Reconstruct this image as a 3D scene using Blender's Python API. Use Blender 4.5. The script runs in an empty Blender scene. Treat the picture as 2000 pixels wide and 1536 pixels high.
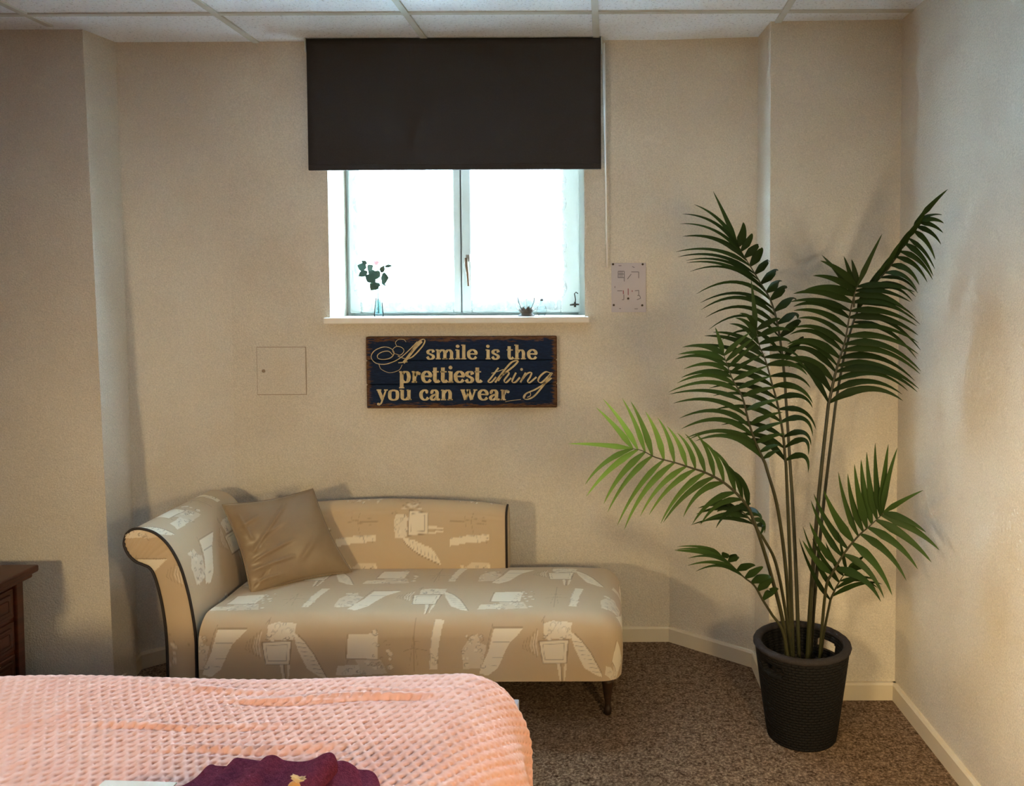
import bpy, bmesh, math, random
import numpy as np
from mathutils import Vector, Matrix, noise as mnoise

S = bpy.context.scene
COL = S.collection
random.seed(7); RNG = np.random.default_rng(7)

# ------------------------------------------------------------------ camera
F, CX, CY, EYE = 1560.0, 1190.0, 625.0, 1.315
PITCH, ROLL = math.radians(2.2), math.radians(-0.25)
cam_d = bpy.data.cameras.new('camera'); cam = bpy.data.objects.new('camera', cam_d); COL.objects.link(cam)
cam_d.sensor_width = 36.0; cam_d.lens = F/2000*36
cam_d.shift_x = (1000-CX)/2000; cam_d.shift_y = (CY-768)/2000
cam_d.clip_start = 0.02
MW = Matrix.Rotation(math.pi/2-PITCH, 4, 'X') @ Matrix.Rotation(ROLL, 4, 'Z')
cam.matrix_world = Matrix.Translation((0, 0, EYE)) @ MW
S.camera = cam
M3 = MW.to_3x3()

# ------------------------------------------------------------------ world and light
S.view_settings.view_transform = 'Standard'; S.view_settings.look = 'None'
S.view_settings.gamma = 1.0; S.view_settings.use_curve_mapping = False
S.view_settings.exposure = 0.15
w = bpy.data.worlds.new('daylight'); S.world = w; w.use_nodes = True
bg = w.node_tree.nodes['Background']; bg.inputs[1].default_value = 165.0
_tc = w.node_tree.nodes.new('ShaderNodeTexCoord'); _sx = w.node_tree.nodes.new('ShaderNodeSeparateXYZ'); _rp = w.node_tree.nodes.new('ShaderNodeValToRGB')
w.node_tree.links.new(_tc.outputs['Generated'], _sx.inputs[0]); _mr = w.node_tree.nodes.new('ShaderNodeMapRange')
w.node_tree.links.new(_sx.outputs[2], _mr.inputs[0]); _mr.inputs[1].default_value = -1; _mr.inputs[2].default_value = 1
w.node_tree.links.new(_mr.outputs[0], _rp.inputs[0]); w.node_tree.links.new(_rp.outputs[0], bg.inputs[0])
_e = _rp.color_ramp.elements                      # daylight shaped brighter below the skyline and dimmer above, to lift the ceiling
_e.new(0.47); _e[0].position = 0.25; _e[0].color = (0.60, 0.80, 1.0, 1); _e[1].color = (0.48, 0.64, 0.80, 1); _e[2].position = 0.58; _e[2].color = (0.12, 0.16, 0.20, 1)

def lamp(name, kind, loc, power, color, size=0.1, rot=None, **kw):
    d = bpy.data.lights.new(name, kind); d.energy = power; d.color = color
    if kind == 'AREA':
        d.shape = 'RECTANGLE'; d.size = kw.get('sx', 1); d.size_y = kw.get('sy', 1)
    else:
        d.shadow_soft_size = size
    o = bpy.data.objects.new(name, d); COL.objects.link(o); o.location = loc
    if rot: o.rotation_euler = rot
    if kw.get('portal'): d.cycles.is_portal = True
    return o
# sampling portal for the daylight, standing in the window opening and facing the room
lamp('window_portal', 'AREA', (-0.56, 3.175, 1.66), 1, (1, 1, 1), sx=0.95, sy=0.90, rot=(math.radians(-90), 0, 0), portal=True)
# warm shaded lamps outside the view: one at the bedside, one standing by the right hand wall; plus an added spot
def shaded(name, loc, target, power, angle, color):
    o = lamp(name, 'SPOT', loc, power, color, size=0.1); o.data.spot_size = math.radians(angle); o.data.spot_blend = 1.0
    o.rotation_euler = (Vector(target)-Vector(loc)).to_track_quat('-Z', 'Y').to_euler(); return o
shaded('unseen_bed_spot', (-0.2, 0.9, 1.1), (1.2, 1.5, 0.4), 64, 100, (1.0, 0.75, 0.40))  # added spot over the bed foot, aimed to warm the right hand wall
shaded('unseen_bed_spot', (-1.9, 0.15, 0.95), (-0.6, 2.5, 0.30), 74, 100, (1.0, 0.76, 0.40))
shaded('floor_lamp', (0.72, 0.25, 1.05), (0.3, 2.0, 0.1), 64, 125, (1.0, 0.75, 0.39))
S.cycles.use_denoising = True
S.cycles.max_bounces = 10; S.cycles.transparent_max_bounces = 16
S.cycles.sample_clamp_indirect = 150.0

# ------------------------------------------------------------------ measuring helpers
def ray(px, py):
    return M3 @ Vector(((px-CX)/F, -(py-CY)/F, -1.0))
def P(px, py, y):                       # point of the place at depth y seen at (px, py)
    d = ray(px, py); return Vector((0, 0, EYE)) + d*(y/d.y)
def PZ(px, py, z):
    d = ray(px, py); return Vector((0, 0, EYE)) + d*((z-EYE)/d.z)
def PX(px, py, x):
    d = ray(px, py); return Vector((0, 0, EYE)) + d*(x/d.x)

# ------------------------------------------------------------------ object helpers
def finish(name, me, mat, parent=None, smooth=False, angle=None):
    o = bpy.data.objects.new(name, me); COL.objects.link(o)
    for m in (mat if isinstance(mat, (list, tuple)) else [mat]):
        me.materials.append(m)
    if smooth:
        me.polygons.foreach_set('use_smooth', [True]*len(me.polygons))
    if angle is not None:
        try: me.set_sharp_from_angle(angle=math.radians(angle))
        except Exception: pass
    if parent:
        o.parent = parent; o.matrix_parent_inverse = parent_matrix(parent).inverted()
    return o
def parent_matrix(p):
    m = p.matrix_basis.copy()
    while p.parent:
        m = p.parent.matrix_basis @ p.matrix_parent_inverse @ m; p = p.parent
    return m
def mesh(name, V, Fc):
    me = bpy.data.meshes.new(name)
    me.from_pydata([tuple(map(float, v)) for v in V], [], [tuple(f) for f in Fc]); me.update(); return me
def obj(name, V, Fc, mat, parent=None, smooth=False, angle=None):
    me = mesh(name, V, Fc); bm = bmesh.new(); bm.from_mesh(me)
    bmesh.ops.recalc_face_normals(bm, faces=bm.faces); bm.to_mesh(me); bm.free()
    return finish(name, me, mat, parent, smooth, angle)
def bobj(name, bm, mat, parent=None, smooth=False, angle=None):
    bmesh.ops.recalc_face_normals(bm, faces=bm.faces)
    me = bpy.data.meshes.new(name); bm.to_mesh(me); bm.free()
    return finish(name, me, mat, parent, smooth, angle)
def empty(name, loc, label, cat, group=None):
    o = bpy.data.objects.new(name, None); COL.objects.link(o); o.location = loc
    o.empty_display_size = 0.05
    return tag(o, label, cat, group)
def tag(o, label, cat, group=None, kind=None):
    o['label'] = label; o['category'] = cat
    if group: o['group'] = group
    if kind: o['kind'] = kind
    return o
def struct(o): o['kind'] = 'structure'; return o

def bm_box(bm, x0, x1, y0, y1, z0, z1, bevel=0.0, seg=2):
    g = bmesh.ops.create_cube(bm, size=1.0)
    for v in g['verts']:
        v.co = Vector(((x0+x1)/2+v.co.x*(x1-x0), (y0+y1)/2+v.co.y*(y1-y0), (z0+z1)/2+v.co.z*(z1-z0)))
    if bevel:
        es = list({e for v in g['verts'] for e in v.link_edges})
        bmesh.ops.bevel(bm, geom=es, offset=bevel, segments=seg, affect='EDGES', profile=0.5)
def box(name, x0, x1, y0, y1, z0, z1, mat, parent=None, bevel=0.0, seg=2):
    bm = bmesh.new(); bm_box(bm, x0, x1, y0, y1, z0, z1, bevel, seg)
    return bobj(name, bm, mat, parent)
def tube_vf(pts, rad, n=8, V=None, Fc=None, cap=True):
    V = [] if V is None else V; Fc = [] if Fc is None else Fc
    pts = [Vector(p) for p in pts]; L = len(pts); b0 = len(V)
    rad = rad if isinstance(rad, (list, tuple)) else [rad]*L
    up = Vector((0.12, 0.97, 0.2)).normalized()
    for i, p in enumerate(pts):
        t = (pts[min(i+1, L-1)]-pts[max(i-1, 0)]).normalized()
        a = t.cross(up)
        if a.length < 0.05: a = t.cross(Vector((1, 0, 0)))
        a.normalize(); b = t.cross(a)
        for k in range(n):
            an = 2*math.pi*k/n
            V.append(p + (a*math.cos(an)+b*math.sin(an))*rad[i])
    for i in range(L-1):
        for k in range(n):
            k2 = (k+1) % n
            Fc.append((b0+i*n+k, b0+i*n+k2, b0+(i+1)*n+k2, b0+(i+1)*n+k))
    if cap:
        Fc.append(tuple(b0+k for k in range(n))); Fc.append(tuple(b0+(L-1)*n+k for k in range(n)))
    return V, Fc
def tube(name, pts, rad, mat, parent=None, n=8):
    V, Fc = tube_vf(pts, rad, n); return obj(name, V, Fc, mat, parent, True, 50)
def lathe_vf(prof, c, n=32, V=None, Fc=None):
    V = [] if V is None else V; Fc = [] if Fc is None else Fc; b0 = len(V)
    for r, z in prof:
        for k in range(n):
            a = 2*math.pi*k/n; V.append((c[0]+r*math.cos(a), c[1]+r*math.sin(a), c[2]+z))
    for i in range(len(prof)-1):
        for k in range(n):
            k2 = (k+1) % n; Fc.append((b0+i*n+k, b0+i*n+k2, b0+(i+1)*n+k2, b0+(i+1)*n+k))
    return V, Fc
def lathe(name, prof, c, mat, parent=None, n=32, angle=40):
    V, Fc = lathe_vf(prof, c, n); o = obj(name, V, Fc, mat, parent, True, angle); return o
def spline(pts, n):
    """Catmull-Rom through pts, n samples; pts are tuples of any length"""
    A = [np.array(p, float) for p in pts]
    A = [2*A[0]-A[1]] + A + [2*A[-1]-A[-2]]
    K = len(A)-3; out = []
    for i in range(n):
        t = i/(n-1)*K; k = min(int(t), K-1); u = t-k
        p0, p1, p2, p3 = A[k:k+4]
        out.append(0.5*((2*p1)+(-p0+p2)*u+(2*p0-5*p1+4*p2-p3)*u*u+(-p0+3*p1-3*p2+p3)*u**3))
    return out
def grid_faces(nu, nv, base=0, wrap=False):
    Fc = []
    for i in range(nu-1):
        for j in range(nv if wrap else nv-1):
            j2 = (j+1) % nv
            Fc.append((base+i*nv+j, base+i*nv+j2, base+(i+1)*nv+j2, base+(i+1)*nv+j))
    return Fc
def fast_mesh(name, V, nu, nv):
    V = np.asarray(V, np.float32).reshape(-1, 3)
    i, j = np.meshgrid(np.arange(nu-1), np.arange(nv-1), indexing='ij')
    a = (i*nv+j).ravel(); q = np.stack([a, a+1, a+nv+1, a+nv], 1).astype(np.int32)
    me = bpy.data.meshes.new(name)
    me.vertices.add(len(V)); me.vertices.foreach_set('co', V.ravel())
    me.loops.add(q.size); me.loops.foreach_set('vertex_index', q.ravel())
    me.polygons.add(len(q)); me.polygons.foreach_set('loop_start', np.arange(0, q.size, 4, dtype=np.int32))
    me.update(calc_edges=True); me.validate()
    return me

# ------------------------------------------------------------------ materials
def srgb(r, g, b):
    f = lambda c: (c/255/12.92) if c/255 <= 0.04045 else ((c/255+0.055)/1.055)**2.4
    return (f(r), f(g), f(b), 1)
class NT:
    def __init__(s, name):
        s.m = bpy.data.materials.new(name); s.m.use_nodes = True
        s.t = s.m.node_tree; s.b = s.t.nodes['Principled BSDF']; s.out = s.t.nodes['Material Output']
        s.co = s.t.nodes.new('ShaderNodeTexCoord')
    def n(s, kind, **kw):
        x = s.t.nodes.new(kind)
        for k, v in kw.items():
            if k in x.inputs: x.inputs[k].default_value = v
            else: setattr(x, k, v)
        return x
    def l(s, a, b): s.t.links.new(a, b)
    def noise(s, scale, detail=3, rough=0.55, vec=None):
        x = s.n('ShaderNodeTexNoise'); x.inputs['Scale'].default_value = scale
        x.inputs['Detail'].default_value = detail; x.inputs['Roughness'].default_value = rough
        s.l(vec or s.co.outputs['Object'], x.inputs['Vector']); return x
    def ramp(s, src, stops):
        r = s.n('ShaderNodeValToRGB'); e = r.color_ramp.elements
        while len(e) < len(stops): e.new(0.5)
        for k, (p, c) in enumerate(stops):
            e[k].position = p; e[k].color = c
        s.l(src, r.inputs[0]); return r
    def bump(s, src, strength, dist=0.01, chain=None):
        b = s.n('ShaderNodeBump'); b.inputs['Strength'].default_value = strength; b.inputs['Distance'].default_value = dist
        s.l(src, b.inputs['Height'])
        if chain: s.l(chain.outputs[0], b.inputs['Normal'])
        s.l(b.outputs[0], s.b.inputs['Normal']); return b
    def mix(s, a, b, fac):
        x = s.n('ShaderNodeMix'); x.data_type = 'RGBA'
        for sock, v in ((6, a), (7, b)):
            if hasattr(v, 'is_linked') or hasattr(v, 'links'): s.l(v, x.inputs[sock])
            else: x.inputs[sock].default_value = v
        if isinstance(fac, float): x.inputs[0].default_value = fac
        else: s.l(fac, x.inputs[0])
        return x.outputs[2]
def simple(name, col, rough=0.6, metal=0.0, spec=0.5, var=0.0, scale=20, bump=0.0, bscale=200, bdist=0.002):
    k = NT(name); k.b.inputs['Roughness'].default_value = rough; k.b.inputs['Metallic'].default_value = metal
    k.b.inputs['Specular IOR Level'].default_value = spec
    k.b.inputs['Base Color'].default_value = col
    if var:
        nz = k.noise(scale)
        r = k.ramp(nz.outputs[0], [(0.3, tuple(c*(1-var) for c in col[:3])+(1,)), (0.7, tuple(min(1, c*(1+var)) for c in col[:3])+(1,))])
        k.l(r.outputs[0], k.b.inputs['Base Color'])
    if bump:
        k.bump(k.noise(bscale).outputs[0], bump, bdist)
    return k.m

WALLC = srgb(212, 200, 178)
def wall_mat():
    k = NT('painted_woodchip_plaster'); k.b.inputs['Roughness'].default_value = 0.85
    k.b.inputs['Specular IOR Level'].default_value = 0.2
    n1 = k.noise(3.0, 3); r = k.ramp(n1.outputs[0], [(0.35, srgb(217, 207, 190)), (0.65, srgb(224, 215, 198))])
    n3 = k.noise(260, 2); r3 = k.ramp(n3.outputs[0], [(0.3, (0.78, 0.78, 0.78, 1)), (0.7, (1, 1, 1, 1))])
    m = k.n('ShaderNodeMix'); m.data_type = 'RGBA'; m.blend_type = 'MULTIPLY'; m.inputs[0].default_value = 1
    k.l(r.outputs[0], m.inputs[6]); k.l(r3.outputs[0], m.inputs[7]); k.l(m.outputs[2], k.b.inputs['Base Color'])
    b = k.bump(k.noise(170, 3).outputs[0], 0.55, 0.005)
    k.bump(k.noise(25, 3).outputs[0], 0.12, 0.01, b)
    return k.m
def carpet_mat():
    k = NT('brown_fleck_carpet'); k.b.inputs['Roughness'].default_value = 0.95; k.b.inputs['Specular IOR Level'].default_value = 0.1
    n1 = k.noise(125, 3, 0.75); n2 = k.noise(40, 4, 0.75)
    a = k.ramp(n1.outputs[0], [(0.37, srgb(44, 33, 25)), (0.5, srgb(104, 84, 66)), (0.63, srgb(182, 156, 130))])
    b = k.ramp(n2.outputs[0], [(0.38, srgb(64, 47, 35)), (0.60, srgb(150, 125, 100))])
    c = k.mix(a.outputs[0], b.outputs[0], 0.45); k.l(c, k.b.inputs['Base Color'])
    k.bump(n1.outputs[0], 0.8, 0.006)
    return k.m
def tile_mat():
    k = NT('mineral_fibre_ceiling_tile'); k.b.inputs['Roughness'].default_value = 0.9; k.b.inputs['Specular IOR Level'].default_value = 0.1
    n1 = k.noise(95, 4, 0.75)
    v = k.n('ShaderNodeTexVoronoi'); v.inputs['Scale'].default_value = 75; k.l(k.co.outputs['Object'], v.inputs['Vector'])
    a = k.ramp(n1.outputs[0], [(0.30, srgb(186, 192, 198)), (0.43, srgb(238, 245, 252)), (0.7, srgb(243, 250, 255))])
    d = k.ramp(v.outputs['Distance'], [(0.07, srgb(150, 146, 142)), (0.15, (1, 1, 1, 1))])
    m = k.n('ShaderNodeMix'); m.data_type = 'RGBA'; m.blend_type = 'MULTIPLY'; m.inputs[0].default_value = 0.8
    k.l(a.outputs[0], m.inputs[6]); k.l(d.outputs[0], m.inputs[7]); k.l(m.outputs[2], k.b.inputs['Base Color'])
    k.bump(n1.outputs[0], 0.5, 0.004)
    return k.m
def wood_mat(name, c1, c2, scale=6, rough=0.4):
    k = NT(name); k.b.inputs['Roughness'].default_value = rough
    mp = k.n('ShaderNodeMapping'); mp.inputs['Scale'].default_value = (1, 1, 9); k.l(k.co.outputs['Object'], mp.inputs[0])
    n1 = k.noise(scale, 5, 0.6, mp.outputs[0]); r = k.ramp(n1.outputs[0], [(0.3, c1), (0.7, c2)])
    k.l(r.outputs[0], k.b.inputs['Base Color']); k.bump(n1.outputs[0], 0.1, 0.002); return k.m
def glass_mat(name, tint=(0.93, 0.98, 0.98, 1), ior=1.30):
    k = NT(name); tr = k.n('ShaderNodeBsdfTransparent'); tr.inputs[0].default_value = tint; tr.name = 'see_through'
    gl = k.n('ShaderNodeBsdfGlossy'); gl.inputs['Roughness'].default_value = 0.03
    fr = k.n('ShaderNodeFresnel'); fr.inputs[0].default_value = ior
    mx = k.n('ShaderNodeMixShader'); k.l(fr.outputs[0], mx.inputs[0]); k.l(tr.outputs[0], mx.inputs[1]); k.l(gl.outputs[0], mx.inputs[2])
    k.l(mx.outputs[0], k.out.inputs[0]); k.t.nodes.remove(k.b); return k.m
def lace_mat(op=0.72, nm='sheer_white_lace'):
    k = NT(nm); tr = k.n('ShaderNodeBsdfTransparent'); tl = k.n('ShaderNodeBsdfTranslucent'); df = k.n('ShaderNodeBsdfDiffuse')
    tl.inputs[0].default_value = (0.92, 0.95, 0.97, 1); df.inputs[0].default_value = (0.92, 0.94, 0.95, 1)
    m1 = k.n('ShaderNodeMixShader'); m1.inputs[0].default_value = 0.25; k.l(tl.outputs[0], m1.inputs[1]); k.l(df.outputs[0], m1.inputs[2])
    v = k.noise(60, 1); r = k.ramp(v.outputs[0], [(0.4, (op-0.03, op-0.03, op-0.03, 1)), (0.6, (op+0.03, op+0.03, op+0.03, 1))])
    m2 = k.n('ShaderNodeMixShader'); k.l(r.outputs[0], m2.inputs[0]); k.l(tr.outputs[0], m2.inputs[1]); k.l(m1.outputs[0], m2.inputs[2])
    k.l(m2.outputs[0], k.out.inputs[0]); k.t.nodes.remove(k.b); return k.m
def attr_mat(name, attr, rough=0.75, sheen=0.0, bump=0.1, bscale=700):
    k = NT(name); a = k.n('ShaderNodeAttribute'); a.attribute_name = attr
    k.l(a.outputs['Color'], k.b.inputs['Base Color']); k.b.inputs['Roughness'].default_value = rough
    k.b.inputs['Specular IOR Level'].default_value = 0.3
    k.b.inputs['Sheen Weight'].default_value = sheen
    if bump: k.bump(k.noise(bscale, 2).outputs[0], bump, 0.001)
    return k.m
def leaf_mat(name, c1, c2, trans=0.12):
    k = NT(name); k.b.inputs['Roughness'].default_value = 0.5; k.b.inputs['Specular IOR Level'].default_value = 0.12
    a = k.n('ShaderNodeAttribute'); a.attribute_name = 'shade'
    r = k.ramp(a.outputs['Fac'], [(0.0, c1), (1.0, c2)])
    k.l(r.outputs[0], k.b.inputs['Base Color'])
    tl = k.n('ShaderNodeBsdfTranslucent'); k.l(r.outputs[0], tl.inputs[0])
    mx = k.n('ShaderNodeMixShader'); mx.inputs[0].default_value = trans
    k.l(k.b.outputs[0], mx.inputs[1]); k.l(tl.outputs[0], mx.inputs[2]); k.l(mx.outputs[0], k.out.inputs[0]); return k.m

M_WALL = wall_mat(); M_CARPET = carpet_mat(); M_TILE = tile_mat()
M_GRID = simple('painted_grid_metal', srgb(204, 207, 200), 0.6, var=0.03)
M_TRIM = simple('cream_painted_wood', srgb(216, 204, 180), 0.5, var=0.03, scale=8, bump=0.05)
M_WINF = simple('white_gloss_paint', srgb(196, 203, 200), 0.35, var=0.02)
M_SILL = simple('sill_cream_paint', srgb(220, 214, 202), 0.4, var=0.03)
M_GAP = simple('dark_gap_strip', srgb(70, 72, 74), 0.8)  # dark grey strip along the line between the sashes
M_GLASS = glass_mat('clear_glass'); M_LACE = lace_mat()
M_BLIND = simple('charcoal_blackout_cloth', srgb(60, 57, 56), 0.85, spec=0.06, var=0.06, scale=300, bump=0.15, bscale=900, bdist=0.001)
M_CORD = simple('white_cord', srgb(246, 246, 244), 0.6)
M_METAL = simple('brushed_steel', srgb(150, 150, 148), 0.35, 0.9)
M_BRONZE = simple('bronze_lever', srgb(104, 84, 66), 0.4, 0.6)
M_LOTUS = simple('dark_bronze', srgb(74, 56, 44), 0.6, 0.2)
M_DARKMET = simple('dark_hardware', srgb(60, 52, 44), 0.45, 0.7)
M_BLACK = simple('black_piping_cord', srgb(34, 26, 22), 0.6)
M_LEG = wood_mat('dark_turned_wood', srgb(30, 20, 14), srgb(62, 42, 28))
M_DRESS = wood_mat('mahogany', srgb(46, 18, 9), srgb(92, 42, 22), 5, 0.4)

# ================================================================== ROOM SHELL
ZC = 2.22
def wall(name, bottom, top, out, thick=0.12, mat=None):
    """a wall between two floor points and two ceiling points; out = outward direction"""
    o = Vector(out).normalized()*thick
    a, b = Vector((*bottom[0], 0)), Vector((*bottom[1], 0)); c, d = Vector((*top[1], ZC)), Vector((*top[0], ZC))
    n = 16; V = []; Fc = []
    for lay in (Vector((0, 0, 0)), o):
        for i in range(n+1):
            for j in range(n+1):
                V.append((a.lerp(b, i/n)).lerp(d.lerp(c, i/n), j/n)+lay)
    m = (n+1)**2; Fc = grid_faces(n+1, n+1)+[(f[3], f[2], f[1], f[0]) for f in grid_faces(n+1, n+1, m)]
    rim = [i*(n+1) for i in range(n+1)]+[n*(n+1)+j for j in range(1, n+1)]+[i*(n+1)+n for i in range(n-1, -1, -1)]+[j for j in range(n-1, 0, -1)]
    for k in range(len(rim)):
        p, q = rim[k], rim[(k+1) % len(rim)]; Fc.append((p, q, q+m, p+m))
    return struct(obj(name, V, Fc, mat or M_WALL, None, True, 30))
L0, L0t = (-1.39, 2.94), (-1.39, 2.94)
L1, L1t = (-1.645, 2.735), (-1.79, 2.94)
L2, L2t = (-1.60, 2.53), (-1.815, 2.795)
R0, R0t = (0.22, 2.94), (0.22, 2.94)
R1, R1t = (0.50, 2.729), (0.54, 2.91)
R2, R2t = (0.506, 2.513), (0.552, 2.745)
R3, R3t = (0.909, 2.51), (0.992, 2.73)
RE, REt = (1.24, -4.6), (1.10, -4.6)
# back wall with the window opening
WX0, WX1, WZ0, WZ1, WD = -1.028, -0.0895, 1.213, 2.10, 0.225
xs = [L0[0], WX0, WX1, R0[0]]; zs = [0, WZ0, WZ1, ZC]
V = []; Fc = []
def vi(x, y, z): V.append((x, y, z)); return len(V)-1
Y0, Y1 = 2.94, 2.94+WD
for i in range(3):
    for j in range(3):
        if i == 1 and j == 1: continue
        for y in (Y0, Y1):
            Fc.append([vi(xs[i], y, zs[j]), vi(xs[i+1], y, zs[j]), vi(xs[i+1], y, zs[j+1]), vi(xs[i], y, zs[j+1])])
for (xa, za, xb, zb) in ((WX0, WZ0, WX0, WZ1), (WX1, WZ0, WX1, WZ1), (WX0, WZ0, WX1, WZ0), (WX0, WZ1, WX1, WZ1)):
    Fc.append([vi(xa, Y0, za), vi(xb, Y0, zb), vi(xb, Y1, zb), vi(xa, Y1, za)])
bm = bmesh.new(); me0 = mesh('t', V, Fc); bm.from_mesh(me0); bmesh.ops.remove_doubles(bm, verts=bm.verts, dist=1e-5)
struct(bobj('wall_back', bm, M_WALL))
wall('wall_back_left', (L1, L0), (L1t, L0t), (-0.5, 1, 0))
wall('wall_alcove_left', (L2, L1), (L2t, L1t), (-1, 0.1, 0))
wall('wall_front_left', ((-4.4, 2.53), L2), ((-4.4, 2.79), L2t), (0, 1, 0))
M_UNSEEN = simple('taupe_unseen_wall_paint', srgb(112, 96, 80), 0.85, var=0.04, scale=4)  # unseen walls made dark to cut the light bounced back
wall('wall_left', ((-4.4, 2.6), (-4.4, -4.6)), ((-4.4, 2.85), (-4.4, -4.6)), (-1, 0, 0), mat=M_UNSEEN)
wall('wall_back_right', (R0, R1), (R0t, R1t), (0.5, 1, 0))
wall('wall_alcove_right', (R1, R2), (R1t, R2t), (1, 0.1, 0))
wall('wall_front_right', (R2, R3), (R2t, R3t), (0, 1, 0))
wall('wall_right', (R3, RE), (R3t, REt), (1, 0, 0))
wall('wall_rear', ((-4.4, -4.6), RE), ((-4.4, -4.6), REt), (0, -1, 0), mat=M_UNSEEN)
bm = bmesh.new(); bm_box(bm, -4.6, 1.5, -4.8, 3.3, -0.12, 0.0); struct(bobj('floor', bm, M_CARPET))
bm = bmesh.new(); bm_box(bm, -4.6, 1.5, -4.8, 2.99, ZC, ZC+0.08); ceil = struct(bobj('ceiling', bm, M_TILE))
# inverted T bars of the suspended ceiling
bm = bmesh.new()
ycross = PZ(1000, 23, ZC).y
X0 = P(833, 80, 2.94).x; dX = 0.618
for k in range(-6, 4):
    x = X0+k*dX
    if -4.4 < x < 1.0: bm_box(bm, x-0.011, x+0.011, -4.6, 2.945 if abs(x+0.6) < 1.15 else 2.75, ZC-0.006, ZC+0.004)
for k in range(0, 12):
    y = ycross-0.62*k
    bm_box(bm, -4.4, 1.04, y-0.010, y+0.010, ZC-0.0055, ZC+0.004)
g = bobj('ceiling_grid', bm, M_GRID, ceil)
# baseboards
def baseboard(name, a, b, out):
    a = Vector((*a, 0)); b = Vector((*b, 0)); t = (b-a).normalized(); nrm = Vector((-t.y, t.x, 0))
    if nrm.dot(Vector((*out, 0))) > 0: nrm = -nrm
    h, d = 0.055, 0.012
    prof = [(-0.004, 0), (d, 0), (d, h-0.006), (d-0.005, h), (-0.012, h)]
    V = []; Fc = []
    for p in (a-t*0.002, b+t*0.002):
        for u, z in prof: V.append(p+nrm*u+Vector((0, 0, z)))
    n = len(prof)
    for i in range(n): Fc.append((i, (i+1) % n, n+(i+1) % n, n+i))
    Fc.append(tuple(range(n))); Fc.append(tuple(range(n, 2*n)))
    return struct(obj(name, V, Fc, M_TRIM))
baseboard('baseboard_back', L0, R0, (0, 1))
baseboard('baseboard_back_left', L1, L0, (-0.5, 1))
baseboard('baseboard_alcove_left', L2, L1, (-1, 0))
baseboard('baseboard_front_left', (-4.4, 2.53), L2, (0, 1))
baseboard('baseboard_back_right', R0, R1, (0.5, 1))
baseboard('baseboard_alcove_right', R1, R2, (1, 0))
baseboard('baseboard_front_right', R2, R3, (0, 1))
baseboard('baseboard_right', R3, RE, (1, 0))

# ================================================================== WINDOW
win = struct(bpy.data.objects.new('window_1', None)); COL.objects.link(win); win.location = (-0.56, 3.14, WZ0)
YF = 3.14                                        # room face of the fixed frame
def frame_bm(bm, x0, x1, z0, z1, l, r, b, t, y0, y1, bev=0.004):
    bm_box(bm, x0, x0+l, y0, y1, z0, z1, bev); bm_box(bm, x1-r, x1, y0, y1, z0, z1, bev)
    bm_box(bm, x0+l-0.001, x1-r+0.001, y0+0.001, y1, z0, z0+b, bev); bm_box(bm, x0+l-0.001, x1-r+0.001, y0+0.001, y1, z1-t, z1, bev)
bm = bmesh.new(); frame_bm(bm, WX0, WX1, WZ0, WZ1, 0.022, 0.034, 0.02, 0.03, YF, YF+0.03)
bobj('window_frame', bm, M_WINF, win)
xm = P(900, 480, YF-0.02).x
xl0, xl1 = WX0+0.014, xm-0.0015
xr0, xr1 = xm+0.0015, WX1-0.026
for a, b, ll, rr in ((xl0, xl1, 0.045, 0.030), (xr0, xr1, 0.040, 0.074)):
    bm = bmesh.new(); frame_bm(bm, a, b, WZ0+0.012, WZ1-0.022, ll, rr, 0.056, 0.058, YF-0.018, YF+0.026, 0.006)
    s = bobj('sash', bm, M_WINF, win)
    bm = bmesh.new(); bm_box(bm, a+ll-0.004, b-rr+0.004, YF+0.012, YF+0.016, WZ0+0.062, WZ1-0.074)
    bobj('pane', bm, M_GLASS, s)
box('meeting_gap', xm-0.002, xm+0.002, YF-0.015, YF+0.03, WZ0+0.014, WZ1-0.032, M_GAP, win)
# sill board
zb = WZ0
bm = bmesh.new(); bm_box(bm, WX0+0.002, WX1-0.002, 2.93, YF+0.01, zb-0.018, zb+0.002)
bm_box(bm, P(632, 630, 2.91).x, P(1151, 630, 2.91).x, 2.905, 2.945, zb-0.021, zb+0.002, 0.003)
bobj('window_sill', bm, M_SILL, win)
# lever handle
hx = P(914, 503, YF-0.02).x; hz = P(914, 503, YF-0.02).z
hd = box('handle_plate', hx-0.008, hx+0.008, YF-0.026, YF-0.017, hz-0.016, hz+0.011, M_METAL, win, 0.002)
tube('handle', [(hx-0.002, YF-0.02, hz-0.006), (hx-0.002, YF-0.05, hz-0.008), (hx-0.001, YF-0.052, hz-0.03), (hx+0.004, YF-0.05, hz-0.075), (hx+0.006, YF-0.05, hz-0.112)],
     [0.006, 0.007, 0.0075, 0.0055, 0.005], M_BRONZE, hd)
# hinge barrel on the shaded jamb
q = P(688, 540, YF-0.015); tube('hinge', [(q.x, q.y, q.z-0.022), (q.x, q.y, q.z+0.022)], 0.006, M_WINF, win)
# hook stay at the other jamb
V, Fc = [], []
pts = [P(x, y, YF-0.03) for x, y in ((1123, 598), (1124, 585), (1122, 574), (1125, 571), (1129, 574))]
tube_vf(pts, 0.0022, 6, V, Fc)
pts = [P(x, y, YF-0.03) for x, y in ((1113, 596), (1122, 595), (1131, 595))]; tube_vf(pts, [0.003, 0.0045, 0.003], 6, V, Fc)
pts = [P(x, y, YF-0.03) for x, y in ((1123, 590), (1123, 600))]; tube_vf(pts, [0.004, 0.005], 6, V, Fc)
obj('hook_stay', V, Fc, M_DARKMET, win, True)

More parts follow.
